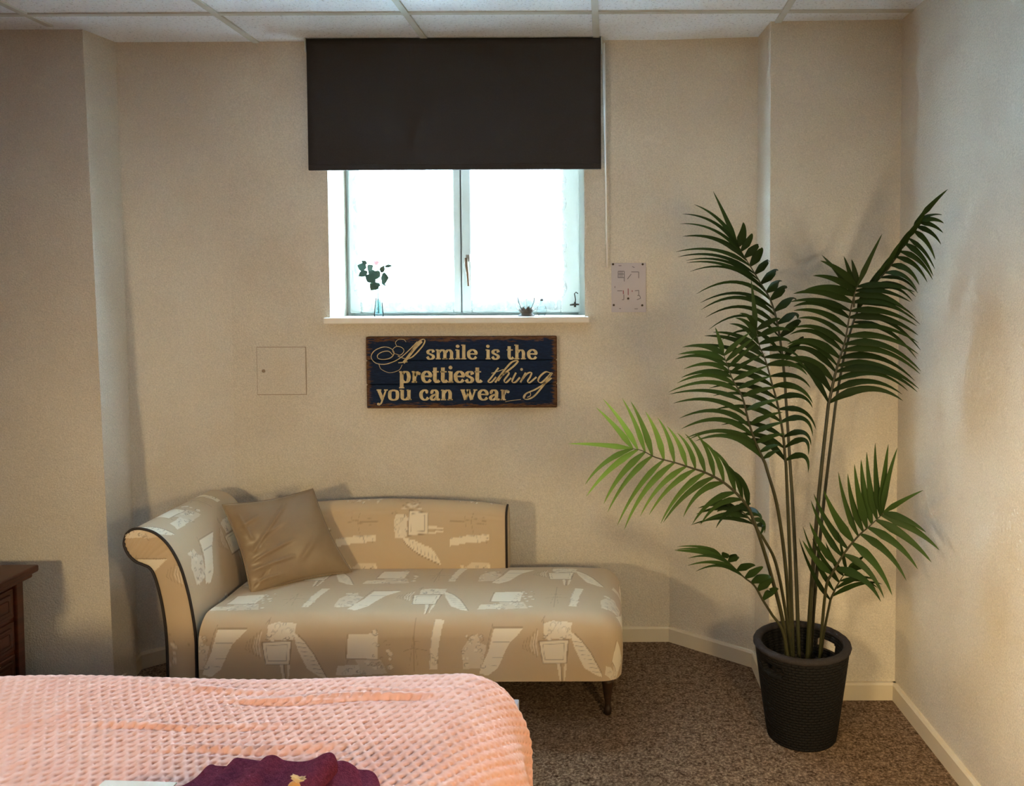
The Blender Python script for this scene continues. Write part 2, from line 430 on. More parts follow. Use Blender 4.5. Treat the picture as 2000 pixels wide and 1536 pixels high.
# lace half curtains, one on each sash
def curtain(a, b, side, label):
    """gathered panel inside the sash opening, with a scalloped lace border lying over the rails"""
    y = YF+0.001; nu, nv = 70, 60; z0, z1 = WZ0+0.069, WZ1-0.081
    V = np.zeros((nu, nv, 3))
    for i in range(nu):
        for j in range(nv):
            u = i/(nu-1); v = j/(nv-1)
            V[i, j] = (a+(b-a)*u, y+0.004*math.sin(u*44+1.5*math.sin(v*3)), z0+(z1-z0)*v)
    o = finish('lace_curtain', fast_mesh('lace_curtain', V, nu, nv), M_LACE, None, True); tag(o, label, 'curtain')
    V2, F2 = tube_vf([(a-0.001, y, z1-0.004), (b+0.001, y, z1-0.004)], 0.0035, 8); obj('curtain_rod', V2, F2, M_CORD, o, True, 40)
    yb_ = YF-0.021; n = 160; V = np.zeros((n, 8, 3)); zz0 = WZ0+0.026
    for i in range(n):                                           # border along the foot
        u = i/(n-1); x = a-0.004+(b-a+0.008)*u; sc = 0.005*abs(math.sin(math.pi*u*6))
        for j in range(8):
            v = j/7; V[i, j] = (x, yb_+0.003*math.sin(u*60)*(1-v), (zz0-sc)*(1-v)+(z0+0.004)*v)
    finish('lace_border', fast_mesh('lace_border', V, n, 8), M_BORDER, o, True)
    V = np.zeros((n, 8, 3)); xe = a if side < 0 else b
    for i in range(n):                                           # scalloped border down the outer side
        u = i/(n-1); z = z0+(z1-z0)*u; sc = 0.008+0.018*abs(math.sin(math.pi*(z1-z)/0.082))
        for j in range(8): v = j/7; V[i, j] = (xe-side*0.004+side*(sc+0.004)*v, yb_+0.002*math.sin(z*90)*v, z)
    finish('lace_border', fast_mesh('lace_border', V, n, 8), M_BORDER, o, True)
    return o
M_BORDER = lace_mat(0.28, 'lace_border_net')
curtain(xl0+0.0452, xl1-0.0302, -1, 'sheer white lace half curtain on the window sash behind the rose')
curtain(xr0+0.0402, xr1-0.0742, 1, 'sheer white lace half curtain with scalloped edge on the sash with the lever handle')

# ================================================================== ROLLER BLIND
yb = 2.895
bl = empty('roller_blind', (-0.56, yb, ZC), 'dark charcoal roller blind pulled halfway down over the window', 'blind')
xa = P(598, 82, yb).x; xb2 = P(1173, 80, yb).x; zbot = P(880, 332, yb).z
nu, nv = 30, 24; V = []
for i in range(nu):
    for j in range(nv):
        u = i/(nu-1); v = j/(nv-1)
        V.append((xa+(xb2-xa)*u, yb+0.0015*math.sin(u*9+v*2), zbot+0.006+(ZC-0.012-zbot)*v))
fab = finish('blind_fabric', fast_mesh('blind_fabric', V, nu, nv), M_BLIND, bl, True)
md = fab.modifiers.new('thickness', 'SOLIDIFY'); md.thickness = 0.0012
box('bottom_bar', xa, xb2, yb-0.004, yb+0.006, zbot, zbot+0.02, M_BLIND, bl, 0.003)
V, Fc = tube_vf([(xa, yb+0.022, ZC-0.024), (xb2, yb+0.022, ZC-0.024)], 0.020, 20); obj('roller_tube', V, Fc, M_BLIND, bl, True, 40)
for x in (xa-0.006, xb2+0.002): box('bracket', x, x+0.004, yb-0.003, 2.939, ZC-0.05, ZC-0.001, M_WINF, bl)
c0 = P(1180, 84, 2.91); c1 = P(1186, 522, 2.925)
V, Fc = tube_vf([c0, c0.lerp(c1, 0.5), c1], 0.0030, 8)
tube_vf([c0+Vector((-0.006, 0.008, 0)), c0.lerp(c1, 0.5)+Vector((-0.002, 0.004, 0)), c1+Vector((0.001, 0.003, -0.004))], 0.0018, 6, V, Fc)
o = obj('pull_cord', V, Fc, M_CORD, bl, True); o['label'] = 'thin white pull cord'

# ================================================================== WALL FITTINGS
# access hatch
yw = 2.94
a = P(501, 679, yw-0.004); b = P(598, 771, yw-0.004)
ht = empty('access_hatch', ((a.x+b.x)/2, yw, (a.z+b.z)/2), 'small square wall coloured access hatch with a tiny lock, on the wall beside the sign', 'hatch')
box('hatch_frame', a.x-0.0015, b.x+0.0015, yw-0.002, yw+0.006, b.z-0.0015, a.z+0.0015, simple('hatch_joint', srgb(158, 140, 118), 0.9), ht)
box('hatch_door', a.x+0.0008, b.x-0.0008, yw-0.0045, yw+0.002, b.z+0.0012, a.z-0.0008, M_WALL, ht, 0.0008)
q = P(515, 725, yw-0.005); V, Fc = lathe_vf([(0.0001, 0.0), (0.0065, 0.0), (0.0065, 0.003), (0.0001, 0.0032)], (0, 0, 0), 16)
V = [(q.x+v[0], yw-0.0045-v[2], q.z+v[1]) for v in V]; obj('lock', V, Fc, simple('dull_brass_lock', srgb(140, 122, 102), 0.5, 0.2), ht, True, 40)

# instruction plaque with four screws
yp = 2.936
a = P(1194, 514, yp); b = P(1262, 610, yp)
pq = empty('instruction_plaque', ((a.x+b.x)/2, yw, (a.z+b.z)/2), 'pale grey instruction plaque with diagrams and dark corner screws, hung under the blind cord', 'plaque')
box('plate', a.x, b.x, yp, yw+0.001, b.z, a.z, simple('pale_lilac_plastic', srgb(188, 180, 184), 0.3, var=0.02), pq, 0.001)
M_INK = simple('grey_print', srgb(112, 104, 108), 0.7); M_INK2 = simple('red_print', srgb(140, 70, 80), 0.7)
def zq(x, y): return (1160+x/10.97, 490+y/10.97)
def strokepx(bm, pts, wpx, y, depth=0.0004, conv=None):
    for k in range(len(pts)-1):
        p = P(*(conv(*pts[k]) if conv else pts[k]), y); q = P(*(conv(*pts[k+1]) if conv else pts[k+1]), y)
        d = (q-p); n = Vector((-d.z, 0, d.x)).normalized()*(wpx/F*y/2)
        vs = [bm.verts.new(c) for c in (p-n, q-n, q+n, p+n)]; bm.faces.new(vs)
prints = ([(520, 440), (650, 440), (650, 660)], [(510, 575), (650, 575)], [(520, 500), (640, 500)], [(520, 440), (520, 575)], [(560, 440), (560, 575)], [(600, 440), (600, 575)],
            [(720, 610), (730, 590), (800, 500)], [(800, 455), (960, 455), (960, 590)], [(500, 860), (610, 860)], [(640, 940), (640, 1050), (600, 1050)],
            [(880, 860), (960, 850), (960, 960)], [(930, 960), (980, 960), (1000, 1020), (920, 1050)], [(530, 320), (590, 320)], [(820, 340), (870, 360)],
            [(540, 1240), (580, 1240)], [(870, 1245), (940, 1245)], [(450, 760), (450, 800)])
for i0, i1 in ((0, 6), (6, 8), (8, 10), (10, 12), (12, 13), (13, 14), (14, 15), (15, 16), (16, 17)):
    bm = bmesh.new()
    for pts in prints[i0:i1]: strokepx(bm, pts, 1.3, yp-0.0006, conv=zq)
    bobj('diagram' if i0 < 12 else 'print_mark', bm, M_INK, pq)
bm = bmesh.new()
for pts in ([(630, 850), (630, 930)], [(735, 810), (735, 950)], [(730, 1040), (740, 1000)], [(820, 850), (820, 880)]): strokepx(bm, pts, 1.6, yp-0.0006, conv=zq)
bobj('red_mark', bm, M_INK2, pq)
for x, y in ((410, 290), (1045, 290), (425, 1165), (1035, 1170), (735, 1025)):
    q = P(*zq(x, y), yp); V, Fc = lathe_vf([(0.0001, 0), (0.0042, 0), (0.0035, 0.0018), (0.0001, 0.0022)], (0, 0, 0), 12)
    obj('screw', [(q.x+v[0], yp-v[2], q.z+v[1]) for v in V], Fc, M_DARKMET, pq, True, 40)

# ---- painted board with the saying
ys = 2.918
A_, B_ = P(714, 658, ys), P(1088, 797, ys)
sg = empty('wooden_sign', ((A_.x+B_.x)/2, yw, (A_.z+B_.z)/2), 'navy blue distressed wooden sign with cream lettering about a smile, below the window', 'sign')
def sign_mat():
    k = NT('worn_navy_paint'); k.b.inputs['Roughness'].default_value = 0.7; k.b.inputs['Specular IOR Level'].default_value = 0.15
    g = k.co.outputs['Generated']
    sp = k.n('ShaderNodeSeparateXYZ'); k.l(g, sp.inputs[0])
    def edge(sock):                                  # distance to the nearer end, 0 at the edge
        s = k.n('ShaderNodeMath', operation='SUBTRACT'); k.l(sock, s.inputs[0]); s.inputs[1].default_value = 0.5
        a = k.n('ShaderNodeMath', operation='ABSOLUTE'); k.l(s.outputs[0], a.inputs[0])
        r = k.n('ShaderNodeMath', operation='SUBTRACT'); r.inputs[0].default_value = 0.5; k.l(a.outputs[0], r.inputs[1]); return r.outputs[0]
    ex, ez = edge(sp.outputs[0]), edge(sp.outputs[2])
    mx = k.n('ShaderNodeMath', operation='MULTIPLY'); k.l(ex, mx.inputs[0]); mx.inputs[1].default_value = 2.6
    mn = k.n('ShaderNodeMath', operation='MINIMUM'); k.l(mx.outputs[0], mn.inputs[0]); k.l(ez, mn.inputs[1])
    mp = k.n('ShaderNodeMapping'); mp.inputs['Scale'].default_value = (6, 6, 34); k.l(k.co.outputs['Object'], mp.inputs[0])
    nz = k.noise(4, 4, 0.65, mp.outputs[0])
    s2 = k.n('ShaderNodeMath', operation='MULTIPLY'); k.l(nz.outputs[0], s2.inputs[0]); s2.inputs[1].default_value = 0.26
    ad = k.n('ShaderNodeMath', operation='SUBTRACT'); k.l(mn.outputs[0], ad.inputs[0]); k.l(s2.outputs[0], ad.inputs[1]); ad2 = k.n('ShaderNodeMath', operation='ADD'); k.l(ad.outputs[0], ad2.inputs[0]); ad2.inputs[1].default_value = 0.095
    rp = k.ramp(ad2.outputs[0], [(0.0, (1, 1, 1, 1)), (0.03, (0, 0, 0, 1))]); rp.color_ramp.elements[0].position = 0.0
    n2 = k.noise(9, 4, 0.6, mp.outputs[0]); blue = k.ramp(n2.outputs[0], [(0.3, srgb(15, 28, 50)), (0.6, srgb(20, 38, 66)), (0.8, srgb(36, 50, 64))])
    brown = k.ramp(n2.outputs[0], [(0.3, srgb(62, 42, 28)), (0.7, srgb(112, 80, 54))])
    k.l(k.mix(blue.outputs[0], brown.outputs[0], rp.outputs[0]), k.b.inputs['Base Color']); k.bump(nz.outputs[0], 0.2, 0.003); return k.m
bm = bmesh.new(); hh = (A_.z-B_.z)
for k in range(3):
    z1 = A_.z-hh*k/3; z0 = A_.z-hh*(k+1)/3
    bm_box(bm, A_.x, B_.x, ys, yw-0.002, z0+0.0004, z1-0.0004, 0.005, 3)
bobj('sign_board', bm, sign_mat(), sg)
for x in (A_.x+0.12, B_.x-0.12): box('backing_batten', x-0.012, x+0.012, yw-0.004, yw+0.001, B_.z+0.01, A_.z-0.01, M_LEG, sg)
M_CREAM = simple('cream_letter_paint', srgb(196, 178, 136), 0.7, var=0.22, scale=60)
yl = ys-0.0008
def pen_stroke(bm, pts, thick, thin, n=None, slant=None, taper=False):
    """ribbon in pixel space through pts; heavier where it runs vertically"""
    n = n or max(2, 8*(len(pts)-1)); C = spline(pts, n) if len(pts) > 2 else [np.array(pts[0], float), np.array(pts[1], float)]
    L = len(C); prev = None
    for i in range(L):
        t = C[min(i+1, L-1)]-C[max(i-1, 0)]; t = t/(np.hypot(*t)+1e-9)
        ww = thin+(thick-thin)*abs(t[1])**1.3 if slant is None else thin+(thick-thin)*abs(t[0]*slant[0]+t[1]*slant[1])**2
        if taper: ww *= 0.35+0.65*math.sin(math.pi*min(1, max(0, i/(L-1)))*0.94+0.1)
        nn = np.array([-t[1], t[0]])*ww/2
        a = bm.verts.new(P(*(C[i]+nn), yl)); b = bm.verts.new(P(*(C[i]-nn), yl))
        if prev: bm.faces.new((prev[0], a, b, prev[1]))
        prev = (a, b)
def dot(bm, x, y, r, ry=None):
    vs = [bm.verts.new(P(x+r*math.cos(k*math.pi/8), y+(ry or r)*math.sin(k*math.pi/8), yl)) for k in range(16)]; bm.faces.new(vs)
K, k_ = 0.34, 0.125
G = {  # glyphs: strokes in x-height units (y up): ('s' smooth pen, 'b' serif bar, 'd' dot)
 'i': (0.50, [('s', [(.24, 0), (.24, 1)]), ('b', .02, .46, 0), ('b', .02, .24, .93), ('d', .22, 1.36, .17)]),
 'l': (0.50, [('s', [(.24, 0), (.24, 1.52)]), ('b', .02, .46, 0), ('b', .02, .24, 1.44)]),
 'h': (1.10, [('s', [(.24, 0), (.24, 1.52)]), ('s', [(.3, .72), (.48, .93), (.68, .93), (.80, .7), (.80, 0.35), (.80, 0)]), ('b', .02, .46, 0), ('b', .58, 1.02, 0), ('b', .02, .24, 1.44)]),
 'n': (1.10, [('s', [(.24, 0), (.24, 1)]), ('s', [(.3, .72), (.48, .93), (.68, .93), (.80, .7), (.80, 0.35), (.80, 0)]), ('b', .02, .46, 0), ('b', .58, 1.02, 0), ('b', .02, .24, .93)]),
 'm': (1.66, [('s', [(.24, 0), (.24, 1)]), ('s', [(.3, .72), (.48, .93), (.66, .93), (.80, .7), (.80, 0.35), (.80, 0)]), ('s', [(.86, .72), (1.04, .93), (1.22, .93), (1.36, .7), (1.36, .35), (1.36, 0)]), ('b', .02, .46, 0), ('b', .58, 1.02, 0), ('b', 1.14, 1.58, 0), ('b', .02, .24, .93)]),
 'r': (0.80, [('s', [(.24, 0), (.24, 1)]), ('s', [(.3, .6), (.42, .88), (.6, .95)]), ('d', .64, .82, .14), ('b', .02, .46, 0), ('b', .02, .24, .93)]),
 't': (0.66, [('s', [(.24, 1.36), (.24, .8), (.24, .28), (.34, .06), (.48, .06), (.6, .2)]), ('b', .02, .56, .93)]),
 's': (0.80, [('s', [(.64, .72), (.56, .93), (.36, .97), (.18, .84), (.2, .64), (.38, .52), (.58, .38), (.62, .18), (.46, .03), (.26, .04), (.1, .27)])]),
 'e': (0.92, [('s', [(.18, .56), (.5, .56), (.76, .56), (.74, .8), (.56, .97), (.36, .96), (.17, .75), (.15, .48), (.22, .2), (.42, .04), (.64, .08), (.8, .26)])]),
 'p': (1.06, [('s', [(.24, -.52), (.24, 1)]), ('s', [(.28, .78), (.5, .97), (.74, .88), (.84, .5), (.74, .12), (.5, .03), (.28, .2)]), ('b', .02, .46, -.52), ('b', .02, .24, .93)]),
 'y': (1.02, [('s', [(.2, 1), (.54, .06)]), ('w', [(.84, 1), (.58, .2), (.42, -.28), (.22, -.47)]), ('d', .18, -.38, .13), ('b', .02, .44, .95), ('b', .66, 1.0, .95)]),
 'o': (0.98, [('s', [(.47, .98), (.2, .85), (.14, .5), (.2, .15), (.47, .02), (.75, .15), (.81, .5), (.75, .85), (.47, .98)])]),
 'u': (1.10, [('s', [(.24, 1), (.24, .5), (.26, .2), (.42, .06), (.6, .1), (.78, .3)]), ('s', [(.82, 0), (.82, 1)]), ('b', .02, .24, .93), ('b', .62, .82, .93), ('b', .82, 1.04, 0.02)]),
 'c': (0.84, [('s', [(.68, .78), (.54, .96), (.36, .95), (.18, .76), (.14, .48), (.22, .2), (.42, .04), (.62, .08), (.76, .26)]), ('d', .64, .76, .12)]),
 'a': (0.98, [('s', [(.2, .74), (.32, .94), (.52, .96), (.66, .78), (.66, .5), (.66, .2), (.76, .05), (.92, .1)]), ('s', [(.62, .58), (.34, .46), (.17, .26), (.24, .07), (.42, .05), (.62, .24)]), ('d', .2, .72, .12)]),
 'w': (1.44, [('s', [(.18, 1), (.46, .04)]), ('w', [(.46, .06), (.70, .92)]), ('s', [(.66, .98), (.96, .04)]), ('w', [(.96, .06), (1.24, 1)]), ('b', .02, .40, .95), ('b', .52, .84, .95), ('b', 1.08, 1.42, .95)]),
}
def word(bm, txt, x0, x1, base, xh):
    adv = sum(G[c][0] for c in txt); sx = (x1-x0)/adv; x = x0
    for c in txt:
        a, st = G[c]
        for s in st:
            if s[0] in 'sw':
                pts = [(x+u*sx, base-v*xh) for u, v in s[1]]; pen_stroke(bm, pts, (K if s[0] == 's' else 0.17)*xh, k_*xh*1.1)
            elif s[0] == 'b': pen_stroke(bm, [(x+s[1]*sx, base-s[3]*xh-0.045*xh), (x+s[2]*sx, base-s[3]*xh-0.045*xh)], 0.12*xh, 0.12*xh)
            else: dot(bm, x+s[1]*sx, base-s[2]*xh, s[3]*sx*0.95, s[3]*xh)
        x += a*sx
bm = bmesh.new()
for t in (('smile', 832, 933, 702, 18.6), ('is', 948, 977, 702, 18.6), ('the', 989, 1050, 702, 18.6), ('prettiest', 779, 942, 747.5, 21.5),
          ('you', 735, 805, 782, 20), ('can', 819, 886, 782, 20), ('wear', 899, 996, 782, 20)):
    bm = bmesh.new(); word(bm, *t); bobj('painted_word', bm, M_CREAM, sg)
bm = bmesh.new(); cv = lambda L: [(720+x/5.263, 655+y/5.263) for x, y in L]
sl = (-0.62, 0.78)
for L_, th, tn in (
    ([(1335, 335), (1265, 430), (1228, 478), (1262, 482), (1310, 430)], 4.5, 1.6), ([(1262, 392), (1330, 372), (1385, 352)], 1.8, 1.6),
    ([(1300, 486), (1360, 405), (1420, 330), (1475, 275), (1535, 262), (1500, 310), (1420, 375), (1350, 430)], 5.0, 1.6),
    ([(1330, 470), (1380, 405), (1432, 378), (1440, 400), (1395, 462), (1412, 488), (1465, 440)], 4.8, 1.5),
    ([(1515, 385), (1480, 455), (1478, 484), (1510, 482), (1555, 435)], 5.2, 1.5),
    ([(1560, 486), (1590, 430), (1615, 385)], 5, 1.6), ([(1575, 460), (1630, 395), (1675, 385), (1660, 430), (1635, 472), (1655, 488), (1725, 430)], 4.8, 1.5),
    ([(1870, 388), (1820, 378), (1765, 420), (1742, 470), (1775, 488), (1830, 440), (1880, 388)], 5, 1.6),
    ([(1888, 386), (1830, 470), (1770, 550), (1700, 628), (1632, 660), (1592, 645), (1620, 600), (1720, 555), (1820, 490), (1880, 440)], 4.6, 1.5),
    ([(1600, 645), (1625, 600), (1660, 592), (1662, 622), (1630, 640)], 2, 1.4)):
    pen_stroke(bm, cv(L_), th*0.74, tn*0.85, n=40, slant=sl)
dot(bm, 720+1572/5.263, 655+352/5.263, 2.7)
bobj('script_word', bm, M_CREAM, sg)['label'] = 'cream slanted script word'
cap = (
    ([(545, 62), (480, 130), (420, 205), (358, 285)], 8, 5), ([(305, 284), (400, 274)], 2.4, 2.4), ([(430, 180), (500, 80), (560, 42), (578, 62), (548, 120), (460, 215), (400, 245)], 4, 1.6),
    ([(500, 65), (420, 150), (330, 230), (250, 275), (160, 300), (70, 285), (25, 225), (60, 160), (150, 122), (225, 135), (262, 180), (230, 230), (160, 250), (100, 240), (92, 205), (140, 172), (205, 165), (245, 200)], 2.6, 1.5),
    ([(300, 200), (255, 180), (250, 145), (290, 115), (345, 130), (362, 165), (325, 205), (270, 190)], 1.8, 1.3),
    ([(288, 112), (276, 75), (310, 42), (360, 45), (385, 70)], 1.4, 1.1), ([(105, 300), (130, 350), (215, 385), (310, 360), (345, 305)], 1.4, 1.1),
    ([(300, 215), (370, 240), (430, 240)], 2, 1.6), ([(1405, 684), (1470, 672), (1565, 662)], 1.6, 1.2), ([(785, 690), (830, 690)], 1.4, 1.2))
for nm, ids in (('script_capital', (0, 1, 2, 6)), ('flourish', (3, 4)), ('flourish', (5,)), ('flourish', (7,)), ('underline_stroke', (8,))):
    bm = bmesh.new()
    for i in ids: pen_stroke(bm, cv(cap[i][0]), cap[i][1]*0.66, cap[i][2]*0.8, n=60, slant=sl)
    bobj(nm, bm, M_CREAM, sg)

# ================================================================== CHAISE LONGUE
# --- printed toile: cream sketches on beige, kept as a tile of two numbers (cream, ink)
UNIT = 650.0; TW, TH, SS = 540, 260, 1.5
TCW, TCH = int(TW*SS), int(TH*SS)
cream = np.zeros((TCH, TCW)); ink = np.zeros((TCH, TCW))
def poly_mask(pts, X, Yv):
    m = np.zeros(X.shape, bool); n = len(pts)
    for i in range(n):
        x1, y1 = pts[i]; x2, y2 = pts[(i+1) % n]
        if y1 == y2: continue
        c = ((y1 > Yv) != (y2 > Yv)) & (X < (x2-x1)*(Yv-y1)/(y2-y1)+x1)
        m ^= c
    return m
def wrapped(fn, arr, val, pts, pad):
    x0 = math.floor((min(p[0] for p in pts)-pad)*SS); x1 = math.ceil((max(p[0] for p in pts)+pad)*SS)
    y0 = math.floor((min(p[1] for p in pts)-pad)*SS); y1 = math.ceil((max(p[1] for p in pts)+pad)*SS)
    ii, jj = np.arange(y0, y1+1), np.arange(x0, x1+1)
    m = fn(((jj+0.5)/SS)[None, :]+0*ii[:, None], ((ii+0.5)/SS)[:, None]+0*jj[None, :])*val
    ix = np.ix_(ii % TCH, jj % TCW); arr[ix] = np.maximum(arr[ix], m)
def fill(pts, val=1.0): wrapped(lambda X, Yv: poly_mask(pts, X, Yv), cream, val, pts, 1)
def line(pts, wd=1.2, val=0.8, arr=None):
    def fn(X, Yv):
        m = np.zeros(X.shape)
        for (x1, y1), (x2, y2) in zip(pts[:-1], pts[1:]):
            dx, dy = x2-x1, y2-y1; L2 = dx*dx+dy*dy+1e-9
            t = np.clip(((X-x1)*dx+(Yv-y1)*dy)/L2, 0, 1)
            d = np.hypot(X-x1-t*dx, Yv-y1-t*dy); np.maximum(m, np.clip(wd/2+0.5-d, 0, 1), out=m)
        return m
    wrapped(fn, ink if arr is None else arr, val, pts, wd/2+1)
prng = random.Random(3)
def scribble(x0, x1, y0, y1, n, crm=0.7):
    for _ in range(n):
        x, y = prng.uniform(x0, x1), prng.uniform(y0, y1); r = prng.uniform(2.5, 6)
        a0 = prng.uniform(0, 6.3); pts = [(x+r*math.cos(a0+k*0.8), y+r*0.8*math.sin(a0+k*0.8)) for k in range(prng.randint(3, 7))]
        if prng.random() < crm: fill([(x+r*1.1*math.cos(k), y+r*math.sin(k)) for k in (0.2, 1.4, 2.7, 3.6, 5.1)], prng.uniform(0.55, 1))
        line(pts, prng.uniform(0.8, 1.5), prng.uniform(0.35, 0.8))
def motifs(ox, oy):
    t = lambda L: [((x-1048+ox), (y-1215+oy)) for x, y in L]
    # tall framed body on legs with ornate top and ringed side
    fill(t([(1056, 1224), (1075, 1219), (1112, 1222), (1110, 1250), (1060, 1250)]), 0.85); scribble(1056-1048+ox, 1110-1048+ox, 1222-1215+oy, 1250-1215+oy, 16)
    fill(t([(1050, 1254), (1105, 1252), (1101, 1296), (1055, 1297)]), 1.0)
    line(t([(1048, 1254), (1106, 1251), (1102, 1297), (1056, 1297), (1048, 1254)]), 1.8, 0.7); line(t([(1056, 1260), (1098, 1258), (1096, 1290), (1060, 1290), (1056, 1260)]), 1.0, 0.6)
    for k in range(5): line(t([(1044-k*6, 1232+k*5), (1040-k*6, 1258+k*2), (1044-k*6, 1285-k*4)]), 1.2, 0.45)
    for k in range(3): line(t([(1046-k*5, 1236+k*5), (1042-k*5, 1258+k*2), (1046-k*5, 1281-k*4)]), 2.2, 0.7, cream)
    fill(t([(1083, 1298), (1090, 1298), (1092, 1332), (1089, 1334)]), 0.9); fill(t([(1098, 1298), (1103, 1298), (1098, 1332), (1096, 1330)]), 0.9)
    line(t([(1091, 1298), (1093, 1334)]), 1.8, 0.8); line(t([(1052, 1222), (1058, 1210), (1056, 1226)]), 1.2, 0.6)
    # flight of steps
    fill(t([(1108, 1236), (1118, 1242), (1130, 1252), (1148, 1275), (1174, 1326), (1160, 1322), (1136, 1306), (1118, 1268)]), 1.0)
    line(t([(1118, 1240), (1132, 1253), (1150, 1277), (1174, 1324)]), 1.6, 0.7)
    for k in range(8): line(t([(1114+k*5.6, 1254+k*8.6), (1131+k*5.3, 1256+k*8.6)]), 1.0, 0.6)
    # pedestal box with a crowd
    o = 540
    fill(t([(676+o, 1240), (735+o, 1238), (733+o, 1287), (674+o, 1286)]), 1.0); fill(t([(655+o, 1300), (697+o, 1298), (700+o, 1318), (652+o, 1320)]), 0.8)
    fill(t([(690+o, 1288), (740+o, 1288), (752+o, 1316), (705+o, 1320)]), 0.5)
    line(t([(674+o, 1240), (672+o, 1286), (735+o, 1288)]), 1.2, 0.6); scribble(722-1048+o+ox, 760-1048+o+ox, 1236-1215+oy, 1312-1215+oy, 22, 0.45); scribble(660-1048+o+ox, 740-1048+o+ox, 1292-1215+oy, 1320-1215+oy, 14, 0.5)
    # thin spire
    line(t([(804+o, 1213), (804+o, 1312)]), 1.0, 0.6); line(t([(784+o, 1272), (804+o, 1266), (830+o, 1271)]), 0.9, 0.55); line(t([(796+o, 1300), (804+o, 1240), (812+o, 1300)]), 0.8, 0.45); line(t([(794+o, 1252), (816+o, 1254)]), 0.8, 0.4)
    # tall strip
    fill(t([(843+o, 1216), (861+o, 1217), (854+o, 1255), (849+o, 1308), (834+o, 1308), (837+o, 1255)]), 0.95); scribble(836-1048+o+ox, 852-1048+o+ox, 1275-1215+oy, 1306-1215+oy, 6, 0.3); line(t([(843+o, 1218), (838+o, 1256), (835+o, 1306)]), 1.0, 0.5)
    # seated figures beside a hanging drape
    o = 540
    fill(t([(914+o, 1246), (928+o, 1240), (934+o, 1256), (946+o, 1262), (936+o, 1306), (900+o, 1308), (898+o, 1270)]), 0.6); scribble(900-1048+o+ox, 940-1048+o+ox, 1242-1215+oy, 1306-1215+oy, 20, 0.5)
    fill(t([(960+o, 1232), (1018+o, 1231), (991+o, 1257), (983+o, 1272), (968+o, 1306), (948+o, 1322), (931+o, 1316), (950+o, 1272)]), 1.0)
    line(t([(958+o, 1230), (1016+o, 1230)]), 1.5, 0.75); line(t([(959+o, 1255), (991+o, 1255)]), 1.3, 0.65); line(t([(958+o, 1285), (978+o, 1285)]), 1.1, 0.5); line(t([(950+o, 1300), (966+o, 1302)]), 1.1, 0.5); line(t([(957+o, 1224), (948+o, 1262), (950+o, 1270)]), 1.2, 0.6)
motifs(20, 2); motifs(20+270, 132)
C_BASE = np.array(srgb(198, 174, 140)[:3]); C_CREAM = np.array(srgb(234, 222, 198)[:3]); C_INK = np.array(srgb(122, 102, 80)[:3])
def toile(u, v):
    """colour of the cloth at cloth coordinates in metres (arrays)"""
    i = (np.floor((u*UNIT % TW)*SS).astype(int)) % TCW; j = (np.floor((v*UNIT % TH)*SS).astype(int)) % TCH
    c = cream[j, i][..., None]; k = ink[j, i][..., None]
    col = C_BASE*(1-c)+C_CREAM*c
    return col*(1-k)+C_INK*k
def set_col(me, cols):
    a = me.attributes.new('print', 'FLOAT_COLOR', 'POINT')
    c = np.ones((len(me.vertices), 4), np.float32); c[:, :3] = cols.reshape(-1, 3); a.data.foreach_set('color', c.ravel())
M_TOILE = attr_mat('beige_toile_print', 'print', 0.62, 0.15, 0.12)

YA0, YA1 = 2.385, 2.845
inner = [(386, 1345), (384, 1250), (375, 1185), (363, 1135), (350, 1098), (330, 1064), (306, 1042), (280, 1033), (260, 1034), (248, 1043)]
outer = [(330, 1345), (327, 1250), (319, 1185), (306, 1132), (295, 1110), (280, 1102), (266, 1096), (252, 1082), (244, 1062), (248, 1043)]
ch = empty('chaise_longue', (-0.62, 2.6, 0), 'low beige chaise longue with cream sketch print and one scroll arm, under the window', 'chaise longue')
pin = [P(x, y, YA0) for x, y in inner]; pout = [P(x, y, YA0) for x, y in outer]
ci = np.array(spline([tuple(p) for p in pin], 150)); co = np.array(spline([tuple(p) for p in pout], 150))
closed = np.concatenate([ci, co[::-1][1:]]); closed[:, 2] = np.maximum(closed[:, 2], 0.135)
nY = 160
arc = np.concatenate([[0], np.cumsum(np.linalg.norm(np.diff(closed, axis=0), axis=1))])
V = np.zeros((len(closed), nY, 3)); ysamp = np.linspace(YA0, YA1, nY)
cen = closed.mean(0)
for j, y in enumerate(ysamp):
    e = min(y-YA0, YA1-y); puff = 1-0.035*max(0, 1-e/0.03)**2
    V[:, j, 0] = cen[0]+(closed[:, 0]-cen[0])*puff; V[:, j, 2] = closed[:, 2]; V[:, j, 1] = y
me = fast_mesh('scroll_arm', V, len(closed), nY)
uu = np.repeat((ysamp-YA0)[None, :], len(closed), 0); vv = np.repeat(arc[:, None], nY, 1)
set_col(me, toile(uu+0.17, -vv+0.62))
arm = finish('scroll_arm', me, M_TOILE, ch, True)
def panel(name, y, sgn):
    n = 48; V = np.zeros((150, n, 3))
    for k in range(n):
        f = k/(n-1); V[:, k] = ci*(1-f)+co*f; bul = math.sin(math.pi*f)**0.5*0.008
        V[:, k, 1] = y+sgn*bul
    V[:, :, 2] = np.maximum(V[:, :, 2], 0.135)
    # gathers radiating over the scroll
    sc = np.clip((V[:, :, 2]-0.48)/0.08, 0, 1); g = np.sin(np.linspace(0, 150, 150))[:, None]*0.0016*sc; V[:, :, 1] += sgn*g
    me = fast_mesh(name, V, 150, n); set_col(me, toile(V[:, :, 0]+0.905, -V[:, :, 2]+0.335)); return finish(name, me, M_TOILE, arm, True)
panel('arm_panel', YA0, -1); panel('arm_panel', YA1, 1)
V, Fc = tube_vf([Vector(p)+Vector((0, -0.004, 0)) for p in closed[::4]], 0.0042, 8); obj('piping', V, Fc, M_BLACK, arm, True)

